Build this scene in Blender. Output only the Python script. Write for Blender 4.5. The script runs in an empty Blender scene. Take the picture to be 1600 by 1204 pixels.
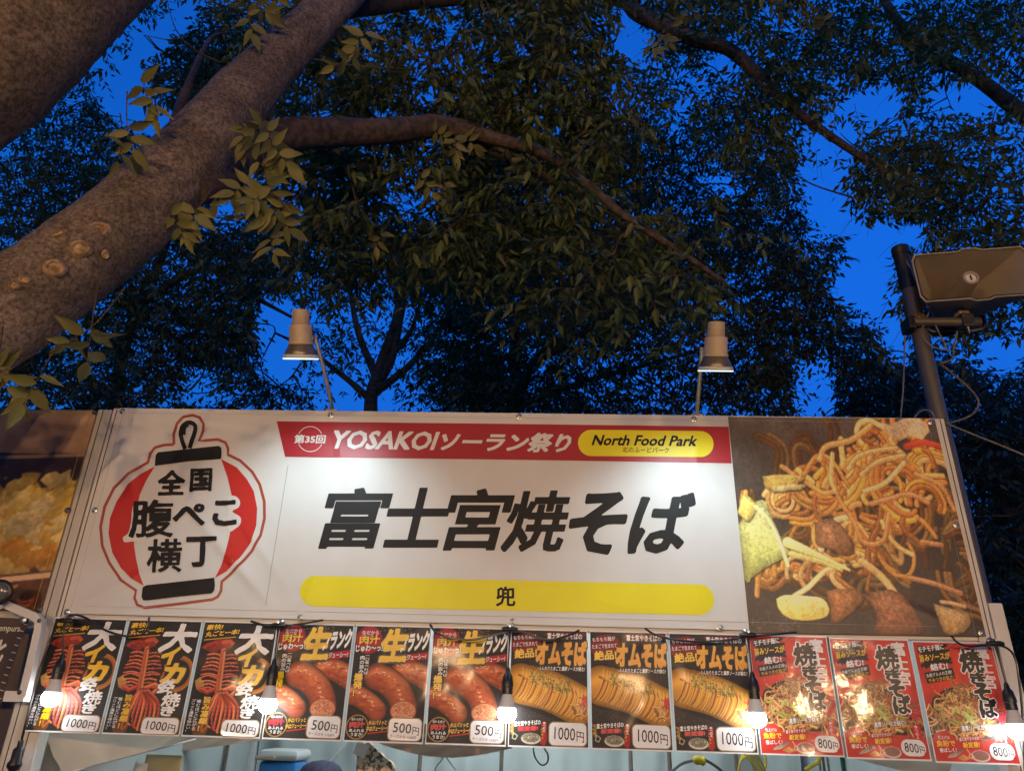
import bpy, bmesh, math, random
import numpy as np
from mathutils import Vector, Matrix, noise as mnoise
random.seed(7); RNG = np.random.default_rng(7)
SC = bpy.context.scene; COL = SC.collection
# ---------------------------------------------------------------- camera
F_PX = 1150.0
PITCH, ROLL, YAW = math.radians(24.664), math.radians(1.728), math.radians(-2.621)
CAM = np.array([0.0, -2.9676, 1.80])
_cp, _sp = math.cos(PITCH), math.sin(PITCH)
FW = np.array([math.sin(YAW)*_cp, math.cos(YAW)*_cp, _sp])
_rt = np.array([math.cos(YAW), -math.sin(YAW), 0.0]); _up = np.cross(_rt, FW)
RT = _rt*math.cos(ROLL) + _up*math.sin(ROLL); UP = -_rt*math.sin(ROLL) + _up*math.cos(ROLL)
cd = bpy.data.cameras.new('camera'); cd.sensor_fit = 'HORIZONTAL'; cd.sensor_width = 36.0
cd.lens = 36.0*F_PX/1600.0; cd.clip_start = 0.05; cd.clip_end = 2000.0
co = bpy.data.objects.new('camera', cd); COL.objects.link(co)
co.matrix_world = Matrix(((RT[0], UP[0], -FW[0], CAM[0]), (RT[1], UP[1], -FW[1], CAM[1]), (RT[2], UP[2], -FW[2], CAM[2]), (0, 0, 0, 1)))
SC.camera = co
# ---------------------------------------------------------------- sky, dusk sun, exposure
SUN_EL, SUN_AZ = math.radians(-2.0), math.radians(200.0)
world = bpy.data.worlds.new('World'); SC.world = world; world.use_nodes = True
wn, wl = world.node_tree.nodes, world.node_tree.links
bg = wn['Background']; sky = wn.new('ShaderNodeTexSky'); sky.sky_type = 'NISHITA'; sky.sun_disc = False
sky.sun_elevation = SUN_EL; sky.sun_rotation = SUN_AZ; sky.ozone_density = 6.0; sky.air_density = 1.4; sky.dust_density = 0.3
tint = wn.new('ShaderNodeMix'); tint.data_type = 'RGBA'; tint.blend_type = 'MULTIPLY'; tint.inputs[0].default_value = 1.0
wl.new(sky.outputs[0], tint.inputs[6]); tint.inputs[7].default_value = (0.07, 1.0, 0.86, 1)
wl.new(tint.outputs[2], bg.inputs[0]); bg.inputs[1].default_value = 8.0
sd = bpy.data.lights.new('dusk_sun', 'SUN'); sd.energy = 0.02; sd.angle = math.radians(20); sd.color = (1.0, 0.85, 0.7)
so = bpy.data.objects.new('dusk_sun', sd); COL.objects.link(so); so.location = (0, -20, 12)
so.rotation_euler = Vector((-0.2, -0.95, 0.25)).to_track_quat('Z', 'Y').to_euler()
SC.view_settings.view_transform = 'Standard'; SC.view_settings.look = 'None'
SC.view_settings.exposure = 0.0; SC.view_settings.gamma = 1.0
SC.cycles.use_denoising = True; SC.cycles.max_bounces = 4; SC.cycles.diffuse_bounces = 2; SC.cycles.glossy_bounces = 2; SC.cycles.sample_clamp_indirect = 4.0; SC.cycles.use_light_tree = False; SC.cycles.use_adaptive_sampling = True; SC.cycles.adaptive_threshold = .03
# ---------------------------------------------------------------- helpers
def ray(u, v): return FW + RT*((u-800)/F_PX) - UP*((v-602)/F_PX)
def at(u, v, Y=0.0):
    d = ray(u, v); return CAM + d*((Y-CAM[1])/d[1])
def proj(P):
    q = np.asarray(P, float) - CAM; w = q@FW
    return np.stack([800+F_PX*(q@RT)/w, 602-F_PX*(q@UP)/w], -1)
def lin(c):
    c = np.asarray(c, float); return np.where(c <= .04045, c/12.92, ((c+.055)/1.055)**2.4)
def rgb(r, g, b): return tuple(lin(np.array([r, g, b])/255.0))
def tag(o, label=None, cat=None, group=None, kind=None):
    if label: o['label'] = label
    if cat: o['category'] = cat
    if group: o['group'] = group
    if kind: o['kind'] = kind
    return o
ORIG = {}
def thing(name, loc, label, cat, group=None):
    o = bpy.data.objects.new(name, None); COL.objects.link(o); o.location = loc; o.empty_display_size = .1
    ORIG[o.name] = np.array(loc, float); return tag(o, label, cat, group)
def dup(root, loc, label=None, group=None):
    r = root.copy(); COL.objects.link(r); r.location = loc; ORIG[r.name] = np.array(loc, float)
    if label: r['label'] = label
    for ch in list(root.children):
        c = ch.copy(); COL.objects.link(c); c.parent = r
        for g in ch.children:
            d = g.copy(); COL.objects.link(d); d.parent = c
    return r
class MB:
    def __init__(s): s.v = []; s.f = []; s.m = []
    def add(s, verts, faces, m=0):
        o = len(s.v); s.v += [tuple(map(float, p)) for p in verts]
        s.f += [tuple(i+o for i in f) for f in faces]; s.m += [m]*len(faces); return s
    def box(s, lo, hi, m=0, bev=0.0):
        (a, b, c), (d, e, f) = lo, hi
        if bev <= 0:
            return s.add([(a,b,c),(d,b,c),(d,e,c),(a,e,c),(a,b,f),(d,b,f),(d,e,f),(a,e,f)],
                         [(0,3,2,1),(4,5,6,7),(0,1,5,4),(1,2,6,5),(2,3,7,6),(3,0,4,7)], m)
        bm = bmesh.new(); bmesh.ops.create_cube(bm, size=1.0)
        for w in bm.verts: w.co = Vector(((a+d)/2+w.co.x*(d-a), (b+e)/2+w.co.y*(e-b), (c+f)/2+w.co.z*(f-c)))
        bmesh.ops.bevel(bm, geom=bm.edges[:], offset=bev, segments=2, affect='EDGES', profile=.5)
        bm.verts.index_update(); s.add([w.co for w in bm.verts], [[w.index for w in q.verts] for q in bm.faces], m); bm.free(); return s
    def tube(s, pts, rad, sides=8, m=0, caps=True, noise_amp=0.0, nscale=3.0, closed=False):
        P = np.array(pts, float); n = len(P); R = np.broadcast_to(np.asarray(rad, float), (n,))
        T = np.gradient(P, axis=0); T /= np.linalg.norm(T, axis=1)[:, None]+1e-12
        a = np.array([0, 0, 1.0]) if abs(T[0][2]) < .9 else np.array([1.0, 0, 0])
        N = np.cross(T[0], a); N /= np.linalg.norm(N); V = []
        for i in range(n):
            N = N - T[i]*(N@T[i]); N /= np.linalg.norm(N)+1e-12; B = np.cross(T[i], N)
            for k in range(sides):
                t = 2*math.pi*k/sides; d = N*math.cos(t)+B*math.sin(t); r = R[i]
                if noise_amp:
                    q = Vector((P[i]+d*r)*nscale); r = r*(1+noise_amp*(mnoise.noise(q)+.45*mnoise.noise(q*2.7)+.2*mnoise.noise(q*7)))
                V.append(P[i]+d*r)
        Fc = [(i*sides+k, i*sides+(k+1) % sides, (i+1)*sides+(k+1) % sides, (i+1)*sides+k) for i in range(n-1) for k in range(sides)]
        if caps: Fc += [tuple(range(sides))[::-1], tuple((n-1)*sides+k for k in range(sides))]
        return s.add(V, Fc, m)
    def lathe(s, base, axis, prof, sides=24, m=0):
        ax = np.array(axis, float); ax /= np.linalg.norm(ax); a = np.array([0, 0, 1.0]) if abs(ax[2]) < .9 else np.array([1.0, 0, 0])
        N = np.cross(ax, a); N /= np.linalg.norm(N); B = np.cross(ax, N); V = []; b = np.array(base, float)
        for (h, r) in prof:
            for k in range(sides):
                t = 2*math.pi*k/sides; V.append(b+ax*h+(N*math.cos(t)+B*math.sin(t))*max(r, 1e-4))
        n = len(prof); Fc = [(i*sides+k, i*sides+(k+1) % sides, (i+1)*sides+(k+1) % sides, (i+1)*sides+k) for i in range(n-1) for k in range(sides)]
        Fc += [tuple(range(sides))[::-1], tuple((n-1)*sides+k for k in range(sides))]
        return s.add(V, Fc, m)
    def build(s, name, mats, parent=None, smooth=False, loc=None):
        me = bpy.data.meshes.new(name); o0 = np.zeros(3)
        if parent is not None:
            r = parent
            while r.parent: r = r.parent
            o0 = ORIG.get(r.name, np.zeros(3))
        elif loc is not None: o0 = np.array(loc, float)
        V = np.array(s.v)-o0; me.from_pydata(V.tolist(), [], s.f)
        mats = mats if isinstance(mats, (list, tuple)) else [mats]
        for q in mats: me.materials.append(q)
        if len(mats) > 1: me.polygons.foreach_set('material_index', s.m)
        bm = bmesh.new(); bm.from_mesh(me); bmesh.ops.recalc_face_normals(bm, faces=bm.faces[:]); bm.to_mesh(me); bm.free()
        if smooth:
            me.polygons.foreach_set('use_smooth', [True]*len(me.polygons)); me.set_sharp_from_angle(angle=math.radians(45))
        o = bpy.data.objects.new(name, me); COL.objects.link(o)
        if parent is not None: o.parent = parent
        elif loc is not None: o.location = loc; ORIG[o.name] = o0
        return o
def catmull(pts, n=8):
    P = np.array(pts, float); Q = np.vstack([2*P[0]-P[1], P, 2*P[-1]-P[-2]]); out = []
    for i in range(1, len(Q)-2):
        for t in np.arange(n)/n:
            a, b, c, d = Q[i-1], Q[i], Q[i+1], Q[i+2]
            out.append(.5*((2*b)+(c-a)*t+(2*a-5*b+4*c-d)*t*t+(3*b-a-3*c+d)*t**3))
    out.append(P[-1]); return np.array(out)
# ---------------------------------------------------------------- materials
def pm(name, col, rough=.55, var=.12, scale=14, bump=0.0, bscale=60, metal=0.0, coat=0.0, spec=.5, stretch=None, col2=None, lo=.35, hi=.65, trans=0.0):
    m = bpy.data.materials.new(name); m.use_nodes = True; N, L = m.node_tree.nodes, m.node_tree.links; b = N['Principled BSDF']
    tc = N.new('ShaderNodeTexCoord'); mp = N.new('ShaderNodeMapping'); L.new(tc.outputs['Object'], mp.inputs[0])
    if stretch: mp.inputs['Scale'].default_value = stretch
    nz = N.new('ShaderNodeTexNoise'); nz.inputs['Scale'].default_value = scale; nz.inputs['Detail'].default_value = 6; L.new(mp.outputs[0], nz.inputs[0])
    cr = N.new('ShaderNodeValToRGB'); L.new(nz.outputs[0], cr.inputs[0])
    c2 = col2 if col2 else tuple(x*(1-2*var) for x in col)
    cr.color_ramp.elements[0].position = lo; cr.color_ramp.elements[1].position = hi
    cr.color_ramp.elements[0].color = (*c2, 1); cr.color_ramp.elements[1].color = (*[min(.9, x*(1+var*.5)) for x in col], 1)
    L.new(cr.outputs[0], b.inputs['Base Color'])
    b.inputs['Roughness'].default_value = rough; b.inputs['Metallic'].default_value = metal
    b.inputs['Coat Weight'].default_value = coat; b.inputs['Coat Roughness'].default_value = .12; b.inputs['Specular IOR Level'].default_value = spec
    if bump:
        n2 = N.new('ShaderNodeTexNoise'); n2.inputs['Scale'].default_value = bscale; n2.inputs['Detail'].default_value = 5; L.new(mp.outputs[0], n2.inputs[0])
        bp = N.new('ShaderNodeBump'); bp.inputs['Strength'].default_value = bump; bp.inputs['Distance'].default_value = .01
        L.new(n2.outputs[0], bp.inputs['Height']); L.new(bp.outputs[0], b.inputs['Normal'])
        if coat: L.new(bp.outputs[0], b.inputs['Coat Normal'])
    if trans:
        tr = N.new('ShaderNodeBsdfTranslucent'); tr.inputs[0].default_value = (*col, 1); mx = N.new('ShaderNodeMixShader'); mx.inputs[0].default_value = trans
        L.new(b.outputs[0], mx.inputs[1]); L.new(tr.outputs[0], mx.inputs[2]); L.new(mx.outputs[0], N['Material Output'].inputs[0])
    return m
def em(name, col, strength):
    m = bpy.data.materials.new(name); m.use_nodes = True; N, L = m.node_tree.nodes, m.node_tree.links
    e = N.new('ShaderNodeEmission'); e.inputs[0].default_value = (*col, 1); e.inputs[1].default_value = strength
    L.new(e.outputs[0], N['Material Output'].inputs[0]); return m
def printmat(name, rough=.35, coat=0.0, bump=0.0, bscale=25, trans=0.0):
    m = bpy.data.materials.new(name); m.use_nodes = True; N, L = m.node_tree.nodes, m.node_tree.links; b = N['Principled BSDF']
    a = N.new('ShaderNodeAttribute'); a.attribute_name = 'Col'; L.new(a.outputs[0], b.inputs['Base Color'])
    b.inputs['Roughness'].default_value = rough; b.inputs['Coat Weight'].default_value = coat; b.inputs['Coat Roughness'].default_value = .1
    if bump:
        tc = N.new('ShaderNodeTexCoord'); n2 = N.new('ShaderNodeTexNoise'); n2.inputs['Scale'].default_value = bscale; n2.inputs['Detail'].default_value = 4
        L.new(tc.outputs['Object'], n2.inputs[0]); bp = N.new('ShaderNodeBump'); bp.inputs['Strength'].default_value = bump; bp.inputs['Distance'].default_value = .01
        L.new(n2.outputs[0], bp.inputs['Height']); L.new(bp.outputs[0], b.inputs['Normal']); L.new(bp.outputs[0], b.inputs['Coat Normal'])
    if trans:
        tr = N.new('ShaderNodeBsdfTranslucent'); L.new(a.outputs[0], tr.inputs[0]); mx = N.new('ShaderNodeMixShader'); mx.inputs[0].default_value = trans
        L.new(b.outputs[0], mx.inputs[1]); L.new(tr.outputs[0], mx.inputs[2]); L.new(mx.outputs[0], N['Material Output'].inputs[0])
    return m
M = dict(
    frame=pm('white_frame', (.66, .64, .60), .4, .05, 6, .02, 200), panel=pm('white_panel', (.68, .66, .62), .5, .06, 5),
    frame2=pm('grey_white_frame', (.52, .50, .47), .4, .06, 6), pvc=pm('banner_pvc', (.61, .61, .60), .42, .03, 5, .05, 90, spec=.4),
    red=pm('print_red', (.36, .010, .022), .42, .05, 5, spec=.4), lred=pm('lantern_red', (.50, .014, .012), .42, .06, 5, spec=.4), brick=pm('outline_red', (.33, .05, .028), .42, .05, 5),
    yel=pm('print_yellow', (.74, .66, .004), .42, .03, 5, spec=.4), blk=pm('print_black', (.010, .010, .012), .5, .05, 5, spec=.22), wht=pm('print_white', (.66, .66, .65), .42, .03, 5, spec=.4),
    grey=pm('print_grey', (.25, .27, .29), .42, .03, 5), orange=pm('print_orange', (.72, .30, .012), .35, .06, 30, coat=.06), pyel=pm('print_gold', (.78, .46, .01), .35, .06, 30, coat=.06),
    pwht=pm('poster_white', (.74, .73, .72), .35, .05, 30, coat=.06), pblk=pm('poster_black', (.012, .011, .011), .35, .05, 30, coat=.06), pred=pm('poster_red', (.55, .015, .03), .35, .05, 30, coat=.06),
    ink=pm('marker_ink', (.012, .013, .018), .5, .1, 30), tagp=pm('tag_paper', (.74, .73, .73), .5, .03, 20, coat=.3), gold=pm('tag_gold', (.30, .21, .08), .4, .1, 30),
    steel=pm('steel_bolt', (.42, .43, .44), .3, .15, 60, metal=.9), dsteel=pm('dark_steel', (.10, .105, .11), .4, .2, 40, metal=.7), cable=pm('black_cable', (.022, .022, .024), .28, .1, 40),
    bsock=pm('black_socket', (.012, .012, .013), .35, .1, 40), bulbcap=pm('bulb_collar', (.62, .60, .56), .45, .05, 20), bulb=em('lit_bulb', (.93, .97, 1.0), 26.0),
    beige=pm('lamp_beige', (.50, .40, .28), .45, .10, 9, col2=(.36, .28, .19)), shade=pm('lamp_shade', (.19, .155, .12), .35, .2, 14, metal=.5), rim=pm('lamp_rim', (.55, .62, .62), .25, .05, 10),
    glow=em('glowing_edge', (.80, .95, 1.0), 1.5), lens=em('spot_lens', (.80, .95, 1.0), 9.0), arm=pm('lamp_arm', (.48, .49, .45), .35, .1, 20, metal=.6),
    pole=pm('grey_pole', (.13, .115, .10), .4, .15, 8, .06, 120, metal=.4, stretch=(1, 1, .2)), tape=pm('black_tape', (.010, .010, .011), .45, .1, 20, .2, 80),
    horn=pm('horn_plastic', (.33, .28, .22), .38, .07, 5), hornb=pm('horn_black', (.012, .012, .014), .4, .1, 20), wire=pm('grey_wire', (.13, .12, .11), .5, .1, 20), brass=pm('brass', (.40, .26, .07), .3, .2, 40, metal=.8),
    bark=pm('bark', (.27, .20, .145), .92, .3, 85, 1.0, 130, col2=(.145, .105, .075), lo=.36, hi=.64), dbark=pm('dark_bark', (.095, .065, .046), .9, .3, 24, .6, 60), scar=pm('branch_scar', (.44, .31, .19), .85, .3, 40, .6, 60, col2=(.20, .12, .065)),
    tarp=pm('tent_tarp', (.50, .56, .56), .5, .06, 3, .25, 5), cloth=pm('beige_cloth', (.50, .41, .32), .7, .07, 5, .2, 9), peach=pm('peach_cloth', (.60, .46, .35), .7, .06, 5, .2, 9), olive=pm('olive_panel', (.46, .40, .22), .6, .08, 6),
    blue=pm('cooler_blue', (.012, .16, .46), .3, .06, 8), lid=pm('cooler_lid', (.66, .70, .70), .4, .04, 10), navy=pm('navy_cap', (.028, .032, .085), .8, .2, 60, .2, 300), skin=pm('skin', (.50, .32, .23), .55, .08, 20),
    shirt=pm('shirt', (.05, .05, .06), .8, .1, 20), pattern=pm('patterned_cloth', (.58, .47, .33), .75, .2, 42, col2=(.10, .09, .085), lo=.44, hi=.52), paper=pm('paper', (.74, .74, .72), .6, .04, 20),
    ycab=pm('yellow_cable', (.62, .50, .03), .45, .1, 20), green=pm('green_pole', (.015, .15, .075), .45, .1, 20), brownp=pm('brown_pole', (.17, .13, .11), .45, .1, 20),
    ground=pm('ground', (.06, .058, .055), .9, .25, 9, .4, 60), wood=pm('counter', (.42, .36, .30), .6, .15, 7, stretch=(1, 8, 8)), brown=pm('flag_brown', (.060, .040, .034), .6, .2, 8),
    plastic=pm('white_plastic', (.66, .66, .66), .35, .04, 8), glass=pm('lamp_glass', (.10, .11, .12), .15, .1, 10), warm=em('added_fill_bulb', (1.0, .60, .30), 1600.0), tubel=em('added_tube_light', (.86, .97, 1.0), 190.0),
)
PRINT = printmat('banner_print', .40); PPOST = printmat('poster_print', .6, coat=.06); PPLAST = printmat('poster_print_in_sleeve', .5, coat=.45, bump=.22, bscale=8)

def bark_mat():
    m = bpy.data.materials.new('mottled_bark'); m.use_nodes = True; N, L = m.node_tree.nodes, m.node_tree.links; b = N['Principled BSDF']; tc = N.new('ShaderNodeTexCoord')
    def nz(scale, detail=6, rough=.6):
        n = N.new('ShaderNodeTexNoise'); n.inputs['Scale'].default_value = scale; n.inputs['Detail'].default_value = detail; n.inputs['Roughness'].default_value = rough; L.new(tc.outputs['Object'], n.inputs[0]); return n
    def ramp(src, p0, c0, p1, c1):
        r = N.new('ShaderNodeValToRGB'); r.color_ramp.elements[0].position = p0; r.color_ramp.elements[1].position = p1; r.color_ramp.elements[0].color = (*c0, 1); r.color_ramp.elements[1].color = (*c1, 1); L.new(src, r.inputs[0]); return r
    def mul(a, c, f=1.0):
        x = N.new('ShaderNodeMix'); x.data_type = 'RGBA'; x.blend_type = 'MULTIPLY'; x.inputs[0].default_value = f; L.new(a, x.inputs[6]); L.new(c, x.inputs[7]); return x.outputs[2]
    base = ramp(nz(60, 8, .75).outputs[0], .40, (.13, .102, .078), .60, (.40, .325, .255)); big = ramp(nz(3.2, 5, .65).outputs[0], .36, (.62, .60, .58), .62, (1.05, 1.0, .97)); mid = ramp(nz(13, 6, .7).outputs[0], .38, (.62, .60, .58), .58, (1, 1, 1))
    vo = N.new('ShaderNodeTexVoronoi'); vo.inputs['Scale'].default_value = 42; L.new(tc.outputs['Object'], vo.inputs[0]); spots = ramp(vo.outputs['Distance'], .10, (1.5, 1.45, 1.35), .20, (1, 1, 1))
    L.new(mul(mul(mul(base.outputs[0], big.outputs[0]), mid.outputs[0]), spots.outputs[0], .55), b.inputs['Base Color']); b.inputs['Roughness'].default_value = .92
    n1, n2 = nz(120, 6, .7), nz(16, 5, .6); ad = N.new('ShaderNodeMath'); ad.operation = 'MULTIPLY_ADD'; ad.inputs[1].default_value = 2.2; L.new(n2.outputs[0], ad.inputs[0]); L.new(n1.outputs[0], ad.inputs[2])
    bp = N.new('ShaderNodeBump'); bp.inputs['Strength'].default_value = .9; bp.inputs['Distance'].default_value = .012; L.new(ad.outputs[0], bp.inputs['Height']); L.new(bp.outputs[0], b.inputs['Normal']); return m
M['bark'] = bark_mat(); M['lens'].cycles.emission_sampling = 'NONE'; M['glow'].cycles.emission_sampling = 'NONE'
# ---------------------------------------------------------------- lettering: font outlines turned into flat meshes
_GC = {}
def outline(body):
    cu = bpy.data.curves.new('lettering_source', 'FONT'); cu.body = body; cu.size = 1.0; cu.resolution_u = 2; cu.fill_mode = 'NONE'
    ob = bpy.data.objects.new('lettering_source', cu); COL.objects.link(ob); bpy.context.view_layer.update()
    me = bpy.data.meshes.new_from_object(ob.evaluated_get(bpy.context.evaluated_depsgraph_get()))
    V = np.array([v.co[:2] for v in me.vertices]).reshape(-1, 2); E = np.array([e.vertices[:] for e in me.edges]).reshape(-1, 2)
    bpy.data.objects.remove(ob); bpy.data.curves.remove(cu); bpy.data.meshes.remove(me); return V[E] if len(E) else np.zeros((0, 2, 2))
def glyphs(body, bold=0.0, res=34, brush=0.0):
    """signed distance to the font outline, thickened by `bold`, contoured into flat faces"""
    k = (body, round(bold, 4), res, brush)
    if k in _GC: return _GC[k]
    S = outline(body)
    if len(S) == 0: _GC[k] = (np.zeros((0, 2)), []); return _GC[k]
    h = 1./res; pad = abs(bold)+brush*.05+3*h; lo = S.reshape(-1, 2).min(0)-pad; hi = S.reshape(-1, 2).max(0)+pad
    nx, ny = int((hi[0]-lo[0])/h)+2, int((hi[1]-lo[1])/h)+2; gx = lo[0]+np.arange(nx)*h; gy = lo[1]+np.arange(ny)*h+1e-6
    D = np.full((ny, nx), pad); INS = np.zeros((ny, nx), bool)
    for (a, b) in S:
        x0, x1 = sorted((a[0], b[0])); y0, y1 = sorted((a[1], b[1]))
        i0, i1 = max(0, int((x0-pad-lo[0])/h)), min(nx, int((x1+pad-lo[0])/h)+2); j0, j1 = max(0, int((y0-pad-lo[1])/h)), min(ny, int((y1+pad-lo[1])/h)+2)
        v = b-a; L = v@v+1e-12; X_ = gx[i0:i1][None]; Y_ = gy[j0:j1][:, None]; t = np.clip(((X_-a[0])*v[0]+(Y_-a[1])*v[1])/L, 0, 1)
        ex, ey = X_-a[0]-t*v[0], Y_-a[1]-t*v[1]; d = np.hypot(ex, ey) if brush or bold <= .012 else np.maximum(abs(ex), abs(ey)); np.minimum(D[j0:j1, i0:i1], d, out=D[j0:j1, i0:i1])
        if a[1] != b[1]:
            js = np.nonzero((gy > y0) & (gy <= y1))[0]
            for j in js: INS[j, gx < a[0]+(gy[j]-a[1])*v[0]/v[1]] ^= True
    val = np.where(INS, -D, D)-bold
    if brush: val -= brush*.05*(vnoise(ny, nx, res*.11, 5)*.6+vnoise(ny, nx, res*.3, 6)*.9-.7)
    V, Fc = [], []; ins = val < 0; full = ins[:-1, :-1] & ins[1:, :-1] & ins[:-1, 1:] & ins[1:, 1:]; anyi = ins[:-1, :-1] | ins[1:, :-1] | ins[:-1, 1:] | ins[1:, 1:]
    for j in range(ny-1):
        r = np.nonzero(np.diff(np.concatenate(([0], full[j].astype(int), [0]))))[0]
        for a, b in zip(r[::2], r[1::2]):
            n = len(V); V += [(gx[a], gy[j]), (gx[b], gy[j]), (gx[b], gy[j+1]), (gx[a], gy[j+1])]; Fc.append((n, n+1, n+2, n+3))
    for j, i in zip(*np.nonzero(anyi & ~full)):
        c = [(gx[i], gy[j], val[j, i]), (gx[i+1], gy[j], val[j, i+1]), (gx[i+1], gy[j+1], val[j+1, i+1]), (gx[i], gy[j+1], val[j+1, i])]; q = []
        for m in range(4):
            p, r = c[m], c[(m+1) % 4]
            if p[2] < 0: q.append((p[0], p[1]))
            if (p[2] < 0) != (r[2] < 0): t = p[2]/(p[2]-r[2]); q.append((p[0]+(r[0]-p[0])*t, p[1]+(r[1]-p[1])*t))
        if len(q) > 2: n = len(V); V += q; Fc.append(tuple(range(n, n+len(q))))
    _GC[k] = (np.array(V).reshape(-1, 2), Fc); return _GC[k]
def text_quad(mb, body, quad, surf, m, bold=.012, shear=0.0, off=.002, em_cell=False, pad=0.0, res=34, brush=0.0):
    """lay one string into a quad (TL,TR,BR,BL given in surf's own coordinates)"""
    V, Fc = glyphs(body, bold, res, brush)
    if len(V) == 0: return
    X = V[:, 0]+shear*V[:, 1]; Y = V[:, 1]
    if em_cell: s = X; t = .88-Y
    else:
        V0 = outline_box(body, shear) if pad else None
        xa, xb, ya, yb = V0 if V0 else (X.min(), X.max(), Y.min(), Y.max())
        s = (X-xa)/max(xb-xa, 1e-6); t = (yb-Y)/max(yb-ya, 1e-6)
    q = np.array(quad, float)
    P = (q[0]*((1-s)*(1-t))[:, None]+q[1]*(s*(1-t))[:, None]+q[2]*(s*t)[:, None]+q[3]*((1-s)*t)[:, None])
    mb.add([surf(p[0], p[1], off) for p in P], Fc, m)
_OB = {}
def outline_box(body, shear):
    if body not in _OB: _OB[body] = outline(body).reshape(-1, 2)
    V = _OB[body]; x = V[:, 0]+shear*V[:, 1]; return x.min(), x.max(), V[:, 1].min(), V[:, 1].max()
def box4(x0, y0, x1, y1, rise=0.0): return [(x0, y0), (x1, y0-rise), (x1, y1-rise), (x0, y1)]
def refine(mb, maxlen, fn):
    """split long edges so that a print follows the cloth; fn puts every vertex back on the surface"""
    me = bpy.data.meshes.new('refine'); me.from_pydata(mb.v, [], mb.f); me.polygons.foreach_set('material_index', mb.m)
    bm = bmesh.new(); bm.from_mesh(me); bpy.data.meshes.remove(me); bmesh.ops.triangulate(bm, faces=bm.faces[:])
    for _ in range(5):
        es = [e for e in bm.edges if e.calc_length() > maxlen]
        if not es: break
        bmesh.ops.subdivide_edges(bm, edges=es, cuts=1); bmesh.ops.triangulate(bm, faces=[f for f in bm.faces if len(f.verts) > 3])
    bm.verts.index_update(); o = MB(); o.v = [fn(v.co) for v in bm.verts]; o.f = [tuple(v.index for v in f.verts) for f in bm.faces]; o.m = [f.material_index for f in bm.faces]; bm.free(); return o
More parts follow.
